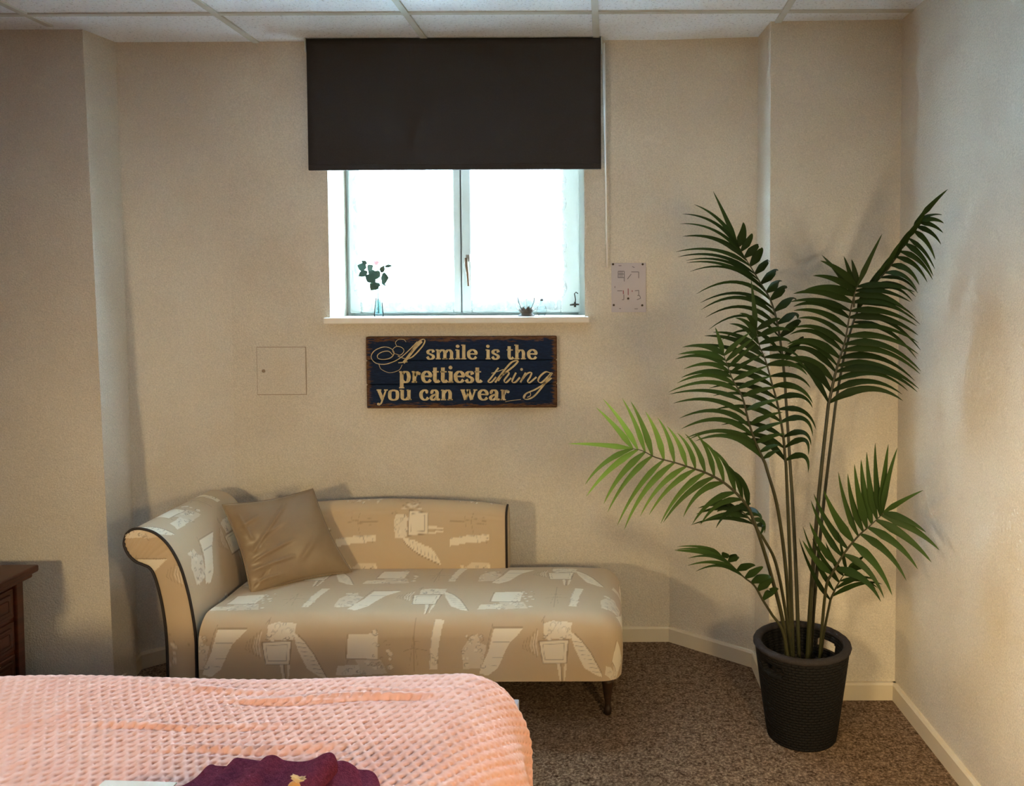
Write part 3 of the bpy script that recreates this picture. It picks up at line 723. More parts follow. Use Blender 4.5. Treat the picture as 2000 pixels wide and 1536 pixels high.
# --- seat: one upholstered block with soft rolled edges
def drape(s, t, x1, y0, y1, top, rx, ry, flare, ripple=None):
    ox = np.maximum(0, s-x1); oy = np.where(t > y1, t-y1, np.where(t < y0, t-y0, 0.0))
    d = np.hypot(ox, oy)+1e-12; dx, dy = ox/d, oy/d
    r = ry+(rx-ry)*dx*dx
    q = r*math.pi/2
    a = np.minimum(d, q)/r
    out = r*np.sin(a); drop = r*(1-np.cos(a)); ex = np.maximum(0, d-q)
    out = out+ex*flare; drop = drop+ex*math.sqrt(max(0.01, 1-flare*flare))
    if ripple is not None: out = out*ripple(dx, dy, d, s, t)
    x = np.minimum(s, x1)+dx*out; y = np.clip(t, y0, y1)+dy*out
    return x, y, top-drop, dx, dy, a
SX1, SY0, SY1, ST, SR = -0.028, 2.418, 2.79, 0.322, 0.056
s = np.linspace(-1.236, SX1+SR*1.571+0.130, 520); t = np.linspace(SY0-SR*1.571-0.130, SY1+SR*1.571+0.130, 330)
Sg, Tg = np.meshgrid(s, t, indexing='ij')
x, y, z, dx, dy, a = drape(Sg, Tg, SX1, SY0, SY1, ST, SR, SR, 0.04)
cr = np.clip((1-np.abs((Tg-(SY0+SY1)/2)/0.26)**2.5), 0, 1)*np.clip((SX1+0.05-Sg)/0.16, 0, 1)
z = z+0.016*cr
z = z-0.012*np.clip((-1.0-Sg)/0.25, 0, 1)*np.clip((Tg-SY0)/0.1, 0, 1)
y = y-0.006*np.sin(np.clip((0.32-z)/0.18, 0, 1)*math.pi)*(dy < -0.3)        # front swells a little
x = x+0.008*np.sin(np.clip((0.32-z)/0.18, 0, 1)*math.pi)*(dx > 0.3)
z = np.maximum(z, 0.137)
me = fast_mesh('seat', np.stack([x, y, z], -1), len(s), len(t))
uo = (1048-1190)/F*2.37
set_col(me, toile(Sg-uo+20/UNIT, (SY0-0.035-Tg)+0.004))
seat = finish('seat', me, M_TOILE, ch, True)
box('seat_base', -1.27, -0.012, 2.40, 2.81, 0.125, 0.16, M_LEG, ch)
# --- backrest
BX1 = P(989, 1050, 2.795).x; BX0 = -1.33; YB0, YB1 = 2.792, 2.872
topz = lambda x: np.interp(x, [P(px, 980, 2.8).x for px in (560, 640, 760, 850, 940, 990)], [P(px, py, 2.8).z for px, py in ((560, 990), (640, 983), (760, 979), (850, 981), (940, 986), (990, 993))])
nu, nv = 300, 130; V = np.zeros((nu, nv, 3)); U = np.zeros((nu, nv)); W = np.zeros((nu, nv))
for i in range(nu):
    x = BX0+(BX1-BX0)*i/(nu-1); zt = float(topz(x)); r = (YB1-YB0)/2; e = min(1, (BX1-x)/0.05)
    hf = zt-r-0.2; tot = hf+math.pi*r+hf*0.8
    for j in range(nv):
        d = tot*j/(nv-1)
        if d < hf: y, z = YB0-0.010*math.sin(math.pi*min(1, d/hf*0.9))*e**0.5, 0.2+d
        elif d < hf+math.pi*r: an = (d-hf)/r; y, z = YB0+r-r*math.cos(an), zt-r+r*math.sin(an)
        else: y, z = YB1, zt-r-(d-hf-math.pi*r)
        V[i, j] = (x, y, z); U[i, j] = x; W[i, j] = d
me = fast_mesh('backrest', V, nu, nv); set_col(me, toile(-W+0.37, U+0.372+0.0))
bk = finish('backrest', me, M_TOILE, ch, True)
zt = float(topz(BX1)); r = (YB1-YB0)/2
ring = [(YB0, 0.2)]+[(YB0+r-r*math.cos(k*math.pi/12), zt-r+r*math.sin(k*math.pi/12)) for k in range(13)]+[(YB1, 0.2)]
V = [(BX1, y, z) for y, z in ring]+[(BX1+0.004, 0.5*(y+(YB0+YB1)/2)+0.5*y*0+0.0 if False else y*0.9+0.1*(YB0+YB1)/2, z-0.004) for y, z in ring]
n = len(ring); Fc = [(i, i+1, n+i+1, n+i) for i in range(n-1)]+[tuple(range(n, 2*n))]
obj('back_panel', V, Fc, simple('plain_beige_cloth', srgb(184, 168, 140), 0.7), bk, True, 40)
V, Fc = tube_vf([(BX1+0.001, y-0.003 if y < YB0+0.02 else y, z+0.002) for y, z in ring[:8]], 0.0042, 8); obj('piping', V, Fc, M_BLACK, bk, True)
V, Fc = tube_vf([(BX0, YB1, 0.2), (BX1, YB1, 0.2)], 0.004, 6); obj('back_rail', [(v[0], v[1], v[2]) for v in V], Fc, M_BLACK, bk)
# --- turned legs
for lx, ly in ((-0.010, 2.425), (-0.055, 2.80), (-1.245, 2.44), (-1.245, 2.80)):
    lathe('leg', [(0.0001, 0.0), (0.010, 0.0), (0.0125, 0.008), (0.0125, 0.02), (0.009, 0.026), (0.0095, 0.04), (0.016, 0.085), (0.019, 0.105), (0.014, 0.112), (0.022, 0.116), (0.022, 0.13), (0.0001, 0.13)], (lx, ly, 0), M_LEG, ch, 20)

# ================================================================== CUSHION
cn = [P(490, 1163, 2.575), P(687, 1117, 2.735), P(611, 955, 2.77), P(434, 986, 2.665)]
n = 90; c0, c1, c2, c3 = [np.array(c) for c in cn]
uu, vv = np.meshgrid(np.linspace(0, 1, n), np.linspace(0, 1, n), indexing='ij')
def pinch(u, v):                       # edges bow inward between the corners
    k = 0.045; return u+k*np.sin(math.pi*v)*(0.5-u)*2*0.9, v+k*np.sin(math.pi*u)*(0.5-v)*2*0.9
pu, pv = pinch(uu, vv)
B = (c0*(1-pu)[..., None]*(1-pv)[..., None]+c1*pu[..., None]*(1-pv)[..., None]+c2*pu[..., None]*pv[..., None]+c3*(1-pu)[..., None]*pv[..., None])
nr = np.cross(c1-c0, c3-c0); nr /= np.linalg.norm(nr)
if nr[1] > 0: nr = -nr
th = (np.clip(uu*(1-uu)*4, 0, 1)*np.clip(vv*(1-vv)*4, 0, 1))**0.42
wr = np.zeros((n, n))
for (ax, ay, bx, by, wd, am) in ((0.12, 0.42, 0.62, 0.88, 0.020, 0.010), (0.03, 0.30, 0.55, 0.45, 0.022, 0.006), (0.02, 0.22, 0.50, 0.26, 0.018, 0.006), (0.03, 0.10, 0.30, 0.10, 0.015, 0.008),
                                (0.02, 0.04, 0.22, 0.20, 0.014, -0.007), (0.10, 0.85, 0.14, 0.55, 0.018, 0.006), (0.25, 0.55, 0.55, 0.68, 0.018, 0.005), (0.55, 0.2, 0.9, 0.5, 0.03, 0.004), (0.06, 0.70, 0.3, 0.80, 0.02, 0.006)):
    ddx, ddy = bx-ax, by-ay; L2 = ddx*ddx+ddy*ddy; tt = np.clip(((uu-ax)*ddx+(vv-ay)*ddy)/L2, 0, 1)
    d = np.hypot(uu-ax-tt*ddx, vv-ay-tt*ddy); wr += am*np.exp(-(d/wd)**2)*np.sin(math.pi*np.clip(tt*0.94+0.03, 0, 1))**0.5
for k in range(9): wr += 0.0016*np.sin((vv*34+uu*9+k*2.1)+2*np.sin(uu*6+k))*np.exp(-(uu/0.22)**2)/2
front = B+nr*(0.052*th+wr*np.clip(th*1.6, 0, 1))[..., None]; back = B-nr*(0.042*th)[..., None]
M_SATIN = simple('taupe_satin', srgb(140, 119, 90), 0.36, spec=0.5, var=0.04, scale=30, bump=0.05, bscale=900)
M_SATIN.node_tree.nodes['Principled BSDF'].inputs['Sheen Weight'].default_value = 0.2
VV = np.concatenate([front.reshape(-1, 3), back.reshape(-1, 3)]); Fc = grid_faces(n, n)+[(a_[3], a_[2], a_[1], a_[0]) for a_ in grid_faces(n, n, n*n)]
bm = bmesh.new(); mt = mesh('t', VV, Fc); bm.from_mesh(mt); bmesh.ops.remove_doubles(bm, verts=bm.verts, dist=0.0006)
o = bobj('cushion', bm, M_SATIN, None, True); tag(o, 'taupe satin square cushion leaning in the corner of the chaise longue against its scroll arm', 'cushion')
edge = [B[i, 0] for i in range(0, n, 6)]+[B[n-1, j] for j in range(0, n, 6)]+[B[i, n-1] for i in range(n-1, -1, -6)]+[B[0, j] for j in range(n-1, -1, -6)]
V, Fc = tube_vf([Vector(e) for e in edge], 0.0022, 6); obj('seam', V, Fc, M_SATIN, o, True)

# ================================================================== BED
BT = 0.50
bed = empty('bed', (-1.3, 0.92, 0), 'double bed beneath the pink bedspread, its foot end towards the palm', 'bed')
M_MATT = simple('white_mattress_ticking', srgb(220, 214, 206), 0.8)
box('mattress', -2.4, -0.34, 0.28, 1.63, 0.26, BT-0.03, M_MATT, bed, 0.05, 4)
box('bed_base', -2.4, -0.36, 0.30, 1.60, 0.10, 0.262, M_LEG, bed, 0.01)
for lx in (-2.3, -0.5):
    for ly in (0.4, 1.5): lathe('leg', [(0.0001, 0), (0.025, 0), (0.03, 0.102), (0.0001, 0.102)], (lx, ly, 0), M_LEG, bed, 16)
BXE, BY0, BY1 = -0.335, 0.26, 1.640
s = np.concatenate([np.linspace(-2.45, -1.38, 50)[:-1], np.arange(-1.38, BXE+0.50, 0.0027)])
t = np.concatenate([np.linspace(BY0-0.38, 1.08, 60)[:-1], np.arange(1.08, BY1+0.36, 0.0027)])
Sg, Tg = np.meshgrid(s, t, indexing='ij')
def rip(dx, dy, d, s_, t_):
    ang = np.arctan2(np.abs(dy), dx+1e-9)
    k = np.clip((d-0.06)/0.2, 0, 1)
    fold = 0.14*np.exp(-((ang-0.62)/0.22)**2)-0.16*np.exp(-((ang-0.25)/0.13)**2)-0.12*np.exp(-((ang-1.05)/0.2)**2)
    wav = 0.08*np.sin(t_*26+1.0)*(dx > 0.97)+0.06*np.sin(s_*17)*(np.abs(dy) > 0.97)
    return 1+k*(fold+wav)
x, y, z, dx, dy, a = drape(Sg, Tg, BXE, BY0, BY1, BT, 0.170, 0.058, 0.01, rip)
z = np.maximum(z, 0.035)
pos = np.stack([x, y, z], -1)
dsx = np.gradient(pos, axis=0); dty = np.gradient(pos, axis=1); N = np.cross(dsx, dty); N /= np.linalg.norm(N, axis=-1, keepdims=True)+1e-12
Pp = 0.0215; Pq = 0.0165
warp = 0.004*np.sin(Sg*9+Tg*5)+0.003*np.sin(Tg*17-Sg*6)
ua, va = (Sg+warp+0.5*warp*np.sin(Tg*30))/Pp, (Tg+warp*0.8)/Pq
row = np.floor(va); ub = ua+0.5*(row % 2)
fu, fv = (ub % 1)-0.5, (va % 1)-0.5
hill = (np.cos(np.pi*fu)**0.6)*(np.cos(np.pi*fv)**0.6)
pit = np.exp(-((np.abs(fu)-0.5)/0.20)**2-((fv+0.25*fu)/0.17)**2)
amp = 1.0+0.35*np.sin(Sg*5.3+2*np.sin(Tg*4))
h = (0.0020*hill-0.0070*pit)*amp
fine = 0.5+0.5*np.tanh((Sg+1.32)*40); h = h*fine*(0.5+0.5*np.tanh((Tg-1.1)*60))
crease = np.zeros_like(Sg)
for (xa_, xb_, yc, sl_, wd, am) in ((-0.80, -0.30, 1.555, 0.03, 0.010, -0.010), (-0.80, -0.30, 1.575, 0.03, 0.011, 0.010), (-0.62, -0.25, 1.60, -0.08, 0.008, 0.006), (-1.05, -0.55, 1.47, -0.02, 0.010, 0.006), (-1.05, -0.55, 1.452, -0.02, 0.009, -0.006),
                                   (-0.85, -0.42, 1.375, 0.03, 0.011, -0.008), (-0.85, -0.42, 1.395, 0.03, 0.012, 0.006), (-0.95, -0.75, 1.60, 0.15, 0.012, 0.007), (-1.3, -1.0, 1.42, 0.9, 0.014, 0.007), (-1.25, -0.95, 1.30, 0.8, 0.014, 0.006), (-1.0, -0.62, 1.61, -0.06, 0.012, 0.008)):
    w_ = np.clip((Sg-xa_)/0.12, 0, 1)*np.clip((xb_-Sg)/0.12, 0, 1)
    yc2 = yc+sl_*(Sg-(xa_+xb_)/2)+0.006*np.sin(Sg*21+yc*40); crease += 0.55*am*w_*np.exp(-((Tg-yc2)/(0.62*wd))**2)
soft = 0.005*np.sin(Sg*7+3*np.sin(Tg*3.1))*np.sin(Tg*8+1)
pos = pos+N*(h+crease+soft)[..., None]
me = fast_mesh('bedspread', pos, len(s), len(t))
k = NT('pink_waffle_cotton'); k.b.inputs['Roughness'].default_value = 0.85; k.b.inputs['Sheen Weight'].default_value = 0.25; k.b.inputs['Specular IOR Level'].default_value = 0.2
r = k.ramp(k.noise(14, 3).outputs[0], [(0.3, srgb(240, 180, 162)), (0.7, srgb(246, 192, 174))]); k.l(r.outputs[0], k.b.inputs['Base Color']); k.bump(k.noise(900, 2).outputs[0], 0.2, 0.001)
o = finish('bedspread', me, k.m, None, True)
tag(o, 'salmon pink waffle bedspread with puckered texture spread over the bed in front', 'bedspread')

# ---- fanned towel on the bed
tw = empty('folded_towel', (-0.55, 1.2, BT), 'dark plum purple towel folded into a fan, lying on the pink bedspread', 'towel')
k = NT('plum_terry'); k.b.inputs['Roughness'].default_value = 1.0; k.b.inputs['Specular IOR Level'].default_value = 0.05; k.b.inputs['Sheen Weight'].default_value = 0.0
r = k.ramp(k.noise(160, 3).outputs[0], [(0.3, srgb(94, 36, 54)), (0.7, srgb(122, 52, 72))]); k.l(r.outputs[0], k.b.inputs['Base Color']); k.bump(k.noise(420, 3).outputs[0], 0.7, 0.004); M_PLUM = k.m
def towel_fold(top, ytop, base_l, base_r, yb_, thick=0.013):
    """one leaf of the fan: free upper edge along top (pixels), tucked lower edge on the bed"""
    T = np.array(spline([tuple(P(px, py, ytop+dy_)) for px, py, dy_ in top], 46)); T[:, 2] -= 0.004; n2 = 22
    bl_, br_ = np.array(base_l), np.array(base_r); V = np.zeros((46, n2, 3))
    for i in range(46):
        b = bl_+(br_-bl_)*i/45
        for j in range(n2):
            f = j/(n2-1); p = T[i]*(1-f)+b*f
            p[2] += 0.040*f*math.sin(math.pi*f)*(0.7+0.3*math.sin(i*0.21))+0.003*math.sin(i*0.5+f*6)*f; V[i, j] = p
    me = fast_mesh('fold', V, 46, n2); o = finish('fold', me, M_PLUM, tw, True)
    m1 = o.modifiers.new('cloth', 'SOLIDIFY'); m1.thickness = thick; m1.offset = 0
    m2 = o.modifiers.new('soft', 'SUBSURF'); m2.levels = 1; m2.render_levels = 1
zb_ = BT+0.022
towel_fold([(374, 1548, -0.03), (398, 1512, -.01), (412, 1494, 0), (424, 1496, 0), (470, 1497, 0), (512, 1500, 0)], 1.31, (-0.72, 1.12, zb_), (-0.50, 1.10, zb_), 1.1)
towel_fold([(688, 1500, 0), (706, 1504, 0), (722, 1505, 0), (733, 1515, -.01), (741, 1545, -.03)], 1.31, (-0.46, 1.10, zb_), (-0.385, 1.12, zb_), 1.1)
towel_fold([(450, 1502, 0), (462, 1482, 0), (470, 1480, 0), (510, 1486, 0), (560, 1492, 0), (600, 1494, 0)], 1.275, (-0.66, 1.07, zb_+.012), (-0.48, 1.06, zb_+.012), 1.1)
towel_fold([(640, 1492, 0), (662, 1486, 0), (678, 1487, 0), (694, 1498, 0), (702, 1516, -.01), (706, 1545, -.03)], 1.275, (-0.52, 1.08, zb_+.010), (-0.41, 1.09, zb_+.010), 1.1)
towel_fold([(512, 1500, 0), (524, 1478, 0), (538, 1474, 0), (556, 1484, 0), (590, 1487, 0), (620, 1481, 0), (640, 1470, 0), (650, 1470, 0), (656, 1486, 0), (655, 1500, 0)], 1.240, (-0.62, 1.03, zb_+.026), (-0.46, 1.03, zb_+.026), 1.1)
# ---- wrapped sweet on the towel
q = P(579, 1531, 1.14)
sw = empty('wrapped_sweet', tuple(q), 'small cream wrapped sweet resting on the purple towel', 'sweet')
M_SW = simple('cream_wax_paper', srgb(238, 214, 168), 0.45); M_SW2 = simple('peach_caramel', srgb(224, 170, 110), 0.4)
V, Fc = [], []
for i in range(10):
    for kk in range(16):
        a_ = math.pi*i/9; rr = 0.0095*math.sin(a_)+1e-4; b_ = 2*math.pi*kk/16; V.append((q.x-0.004+rr*math.cos(b_), q.y+rr*math.sin(b_), q.z-0.008-0.011*math.cos(a_)))
Fc = grid_faces(10, 16, 0, True); obj('candy', V, Fc, M_SW2, sw, True)
V, Fc = [], []
for i, (rr, dz) in enumerate(((0.0025, 0.0), (0.003, 0.003), (0.007, 0.006), (0.0105, 0.009))):
    for kk in range(20): b_ = 2*math.pi*kk/20; m_ = 1+0.16*(-1)**kk*(i/3); V.append((q.x+rr*m_*math.cos(b_)+0.001*i, q.y+rr*0.5*m_*math.sin(b_), q.z+dz+0.0015*math.sin(b_*3)*(i/3)-0.002*i*math.cos(b_)*0.35))
Fc = grid_faces(4, 20, 0, True); o = obj('wrapper_twist', V, Fc, M_SW, sw, True); o.modifiers.new('t', 'SOLIDIFY').thickness = 0.0006
# ---- card on the bed
a = PZ(205, 1527, BT+0.016); b = PZ(346, 1531, BT+0.016)
V = []; d_ = Vector((-0.012, -0.21, 0))
for zz in (0, 0.0022):
    for c in (a, b, b+d_, a+d_): V.append((c.x, c.y, c.z+zz))
o = obj('greeting_card', V, [(0, 1, 2, 3), (4, 5, 6, 7), (0, 1, 5, 4), (1, 2, 6, 5), (2, 3, 7, 6), (3, 0, 4, 7)], simple('white_card_stock', srgb(244, 236, 224), 0.6))
tag(o, 'white paper card lying on the pink bedspread beside the purple towel', 'card')
# ---- pale carton between bed and chaise
q = PZ(1014, 1366, 0.20)
bm = bmesh.new(); bm_box(bm, q.x-0.2, q.x, q.y-0.20, q.y, 0.0, 0.20, 0.003)
o = bobj('storage_box', bm, simple('pale_blue_white_card', srgb(206, 212, 230), 0.6)); tag(o, 'pale bluish white box standing on the carpet, half hidden behind the bed foot', 'box')

# ================================================================== BEDSIDE CHEST
DX1, DZ = P(47, 1200, 2.44).x, 0.457
dr = empty('bedside_chest', (DX1-0.2, 2.25, 0), 'reddish brown wooden bedside chest with carved drawers, at the far side of the bed', 'chest of drawers')
bm = bmesh.new(); bm_box(bm, DX1-0.42, DX1+0.020, 1.98, 2.485, DZ-0.022, DZ, 0.006, 3); bm_box(bm, DX1-0.41, DX1+0.010, 1.995, 2.47, DZ-0.036, DZ-0.02, 0.005)
bobj('chest_top', bm, M_DRESS, dr)
bm = bmesh.new(); bm_box(bm, DX1-0.40, DX1-0.012, 2.01, 2.44, 0.09, DZ-0.034, 0.003)
for yv in (2.01, 2.412): bm_box(bm, DX1-0.03, DX1, yv-0.001, yv+0.029, 0.085, DZ-0.034, 0.003)
bm_box(bm, DX1-0.41, DX1+0.005, 2.0, 2.447, 0.075, 0.105, 0.006)
bobj('chest_body', bm, M_DRESS, dr)
for k in range(3):
    z0 = 0.115+k*0.102; bm = bmesh.new(); bm_box(bm, DX1-0.014, DX1-0.004, 2.045, 2.405, z0, z0+0.092, 0.004); bm_box(bm, DX1-0.006, DX1+0.002, 2.06, 2.39, z0+0.014, z0+0.078, 0.005); bm_box(bm, DX1, DX1+0.004, 2.075, 2.375, z0+0.028, z0+0.064, 0.004)
    dw = bobj('drawer', bm, M_DRESS, dr)
    V, Fc = lathe_vf([(0.0001, 0.022), (0.009, 0.02), (0.010, 0.014), (0.005, 0.008), (0.006, 0.0), (0.0001, 0)], (0, 0, 0), 16)
    obj('knob', [(DX1+0.003+v[2], 2.225+v[0], z0+0.046+v[1]) for v in V], Fc, M_BRONZE, dw, True, 40)
for fx in (DX1-0.035, DX1-0.37):
    for fy in (2.035, 2.415): lathe('foot', [(0.0001, 0), (0.02, 0), (0.026, 0.02), (0.022, 0.045), (0.03, 0.078), (0.0001, 0.08)], (fx, fy, 0), M_DRESS, dr, 16)

# ================================================================== PLANTER
PC = Vector((0.563, 2.315, 0)); PH = 0.272; RT, RB = 0.137, 0.100
pl = empty('planter', tuple(PC), 'round black woven rope planter with two cut out handles, holding the palm', 'planter')
k = NT('black_paper_rope'); k.b.inputs['Roughness'].default_value = 0.7; k.b.inputs['Base Color'].default_value = srgb(32, 31, 31); k.b.inputs['Specular IOR Level'].default_value = 0.12
gn = k.t.nodes.new('ShaderNodeUVMap'); wv = k.n('ShaderNodeTexBrick'); wv.inputs['Scale'].default_value = 1.0; wv.inputs['Brick Width'].default_value = 0.018; wv.inputs['Row Height'].default_value = 0.0085; wv.inputs['Mortar Size'].default_value = 0.0022; wv.inputs['Mortar Smooth'].default_value = 1.0
wv.inputs['Color1'].default_value = (1, 1, 1, 1); wv.inputs['Color2'].default_value = (0.8, 0.8, 0.8, 1); wv.inputs['Mortar'].default_value = (0, 0, 0, 1)
k.l(gn.outputs[0], wv.inputs['Vector']); k.bump(wv.outputs['Color'], 0.9, 0.004); M_ROPE = k.m
na, nz = 144, 60; hole_a = math.atan2(0.6, 0.8); tk = 0.016
def rad_at(z): return RB+(RT-RB)*(z/PH)**0.9
def is_hole(i, j):
    z = PH*(j+0.5)/nz; an = 2*math.pi*(i+0.5)/na
    if z > PH-0.024 or z < PH-0.064: return False
    zz = (z-(PH-0.044))/0.017
    for c in (hole_a, hole_a+math.pi):
        d = (an-c+math.pi) % (2*math.pi)-math.pi
        if (abs(d*RT)/0.043)**4+abs(zz)**4 < 1: return True
    return False
V = []; Fc = []; UV = []
for side in (0, 1):
    for j in range(nz+1):
        z = PH*j/nz if side == 0 else 0.012+(PH-0.012)*j/nz
        for i in range(na):
            an = 2*math.pi*i/na; rr = rad_at(z)-side*tk
            V.append((PC.x+rr*math.cos(an), PC.y+rr*math.sin(an), z))
idx = lambda side, j, i: side*(nz+1)*na+j*na+(i % na)
H_ = [[is_hole(i, j) for i in range(na)] for j in range(nz)]
for j in range(nz):
    for i in range(na):
        if H_[j][i]:
            for (dj, di, e) in ((-1, 0, ((j, i), (j, i+1))), (1, 0, ((j+1, i), (j+1, i+1))), (0, -1, ((j, i), (j+1, i))), (0, 1, ((j, i+1), (j+1, i+1)))):
                if not H_[j+dj][(i+di) % na]:
                    (ja, ia), (jb, ib) = e; Fc.append((idx(0, ja, ia), idx(0, jb, ib), idx(1, jb, ib), idx(1, ja, ia)))
        else:
            for sd in (0, 1): Fc.append((idx(sd, j, i), idx(sd, j, i+1), idx(sd, j+1, i+1), idx(sd, j+1, i)))
Fc.append(tuple(idx(0, 0, i) for i in range(na))); Fc.append(tuple(idx(1, 0, i) for i in range(na)))
pot = obj('basket', V, Fc, M_ROPE, pl, True, 50)
uvl = pot.data.uv_layers.new(name='UVMap')
for p in pot.data.polygons:
    angs = []
    for li in p.loop_indices:
        v = pot.data.vertices[pot.data.loops[li].vertex_index].co; angs.append(math.atan2(v.y-PC.y, v.x-PC.x))
    wrap = max(angs)-min(angs) > 3
    for li, an in zip(p.loop_indices, angs):
        v = pot.data.vertices[pot.data.loops[li].vertex_index].co
        if wrap and an < 0: an += 2*math.pi
        uvl.data[li].uv = (an*0.12, v.z)
V = []; n1, n2 = 96, 12
for i in range(n1):
    for j in range(n2):
        a_ = 2*math.pi*i/n1; b_ = 2*math.pi*j/n2; rr = RT-tk/2+0.0125*math.cos(b_)+0.0006*math.sin(a_*70); V.append((PC.x+rr*math.cos(a_), PC.y+rr*math.sin(a_), PH+0.010*math.sin(b_)))
Fc = [(i*n2+j, i*n2+(j+1) % n2, ((i+1) % n1)*n2+(j+1) % n2, ((i+1) % n1)*n2+j) for i in range(n1) for j in range(n2)]
obj('rim', V, Fc, simple('black_rope_rim', srgb(52, 48, 48), 0.75, spec=0.12, bump=0.5, bscale=300, bdist=0.003), pl, True)
# dark filler around the stems
V = []; nr_, na2 = 14, 60
for i in range(nr_):
    for kk in range(na2):
        a_ = 2*math.pi*kk/na2; rr = 0.108*i/(nr_-1)+1e-4; V.append((PC.x+rr*math.cos(a_), PC.y+rr*math.sin(a_), 0.185+0.008*math.sin(kk*1.7+i*2.3)+0.006*RNG.random()))
Vb = V+[(v[0], v[1], 0.10) for v in V[-na2:]]
Fc = grid_faces(nr_, na2, 0, True)
o = obj('planter_filler', V, Fc, simple('dark_bark_filler', srgb(44, 36, 30), 0.9, var=0.5, scale=60, bump=0.8, bscale=120, bdist=0.01), pl, True)

# ================================================================== PALM
pm = empty('artificial_palm', (PC.x, PC.y, 0.19), 'tall green artificial palm with arching feathered fronds, in the black woven planter', 'plant')
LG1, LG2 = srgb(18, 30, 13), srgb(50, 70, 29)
M_LEAF = leaf_mat('dark_palm_green', LG1, LG2, 0.10); M_LEAF2 = leaf_mat('lime_palm_green', srgb(22, 36, 15), srgb(140, 178, 74), 0.22); M_LEAF3 = leaf_mat('mid_palm_green', srgb(24, 40, 18), srgb(66, 90, 40), 0.12)
M_STEM = simple('olive_palm_stem', srgb(50, 50, 24), 0.5, var=0.2, scale=14)
lr = random.Random(11)
def px3(c): return P(c[0], c[1], c[2])
def frond(stem, rach, sides, mat, rs=(0.0060, 0.0042), terminal=None, grad=(0.8, 1.0)):
    sp = [Vector(v) for v in spline([tuple(px3(c)) for c in stem], 22)]
    if sp[0].z > 0.2: pass
    rp = [np.array(v) for v in spline([tuple(px3(c)) for c in rach], 60)]
    V = []; Fc = []; sh = []
    def leaf(A, T, Cc, wd, tone, twist):
        A, T, Cc = (np.array(q) for q in (A, T, Cc)); n = 13; prev = None
        Nrm = np.array([0.25*twist, -1.0, 0.35+0.3*twist]); Nrm /= np.linalg.norm(Nrm)
        for i in range(n):
            f = i/(n-1); p = A*(1-f)**2+2*Cc*f*(1-f)+T*f*f; tg = 2*(1-f)*(Cc-A)+2*f*(T-Cc); tg /= np.linalg.norm(tg)+1e-9
            wv_ = np.cross(tg, Nrm); l_ = np.linalg.norm(wv_)
            if l_ < 0.2: wv_ = np.cross(tg, np.array([0.6, -0.3, 0.7])); l_ = np.linalg.norm(wv_)
            wv_ /= l_; ww = wd*1.28*min(1.0, (0.22+f*3.2))*(max(0.0, 1-f)**0.62)*(1-0.25*f) if f < 1 else 0.0003
            up = np.cross(wv_, tg)
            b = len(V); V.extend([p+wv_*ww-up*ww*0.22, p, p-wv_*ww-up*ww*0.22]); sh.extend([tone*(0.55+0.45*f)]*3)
            if prev is not None: Fc.extend([(prev, prev+1, b+1, b), (prev+1, prev+2, b+2, b+1)])
            prev = b
    for sd in sides:
        n = sd['n']; tips = [np.array(v) for v in spline([tuple(c) for c in sd['tips']], 80)]
        for i in range(n):
            f = i/(n-1) if n > 1 else 0.5; fj = min(1, max(0, f+lr.uniform(-0.35, 0.35)/n))
            tpx = tips[int(round(fj*79))]+np.array([lr.uniform(-4, 4), lr.uniform(-4, 4), lr.uniform(-0.02, 0.02)])
            t_ = sd['t'][0]+(sd['t'][1]-sd['t'][0])*f
            A = rp[int(round(min(1, max(0, t_))*59))]; T = P(*tpx)
            b0, b1 = sd['b']; bx = b0[0]+(b1[0]-b0[0])*f; by = b0[1]+(b1[1]-b0[1])*f
            sc = tpx[2]/F; j = lr.uniform(0.8, 1.2)
            Cc = (A+np.array(T))/2+np.array([bx*sc*j, sd.get('by', -0.012)+lr.uniform(-0.008, 0.008), -by*sc*j])
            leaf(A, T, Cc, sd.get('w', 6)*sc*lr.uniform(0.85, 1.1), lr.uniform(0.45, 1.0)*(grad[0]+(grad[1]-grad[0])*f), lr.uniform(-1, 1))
    if terminal:
        A = rp[-1]; T = px3(terminal); leaf(A, T, (A+np.array(T))/2+np.array([0, -0.005, 0.008]), 5.5*terminal[2]/F, 0.9, 0)
    me = mesh('frond', V, Fc); at = me.attributes.new('shade', 'FLOAT', 'POINT'); at.data.foreach_set('value', sh)
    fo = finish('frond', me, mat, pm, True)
    full = sp+[Vector(v) for v in rp[2:]]; L = len(full)
    rr = [rs[0]+(rs[1]-rs[0])*i/21 if i < 22 else max(0.0009, rs[1]*(1-(i-22)/(L-22)*0.85)) for i in range(L)]
    Vs, Fs = tube_vf(full, rr, 8); obj('stem', Vs, Fs, M_STEM, fo, True)
    return fo
D = lambda t, n, tips, b0, b1, w=6, by=-0.012: dict(t=t, n=n, tips=tips, b=(b0, b1), w=w, by=by)
def yy3(L, y0, y1): return [(x, y, y0+(y1-y0)*i/max(1, len(L)-1)) for i, (x, y) in enumerate(L)]
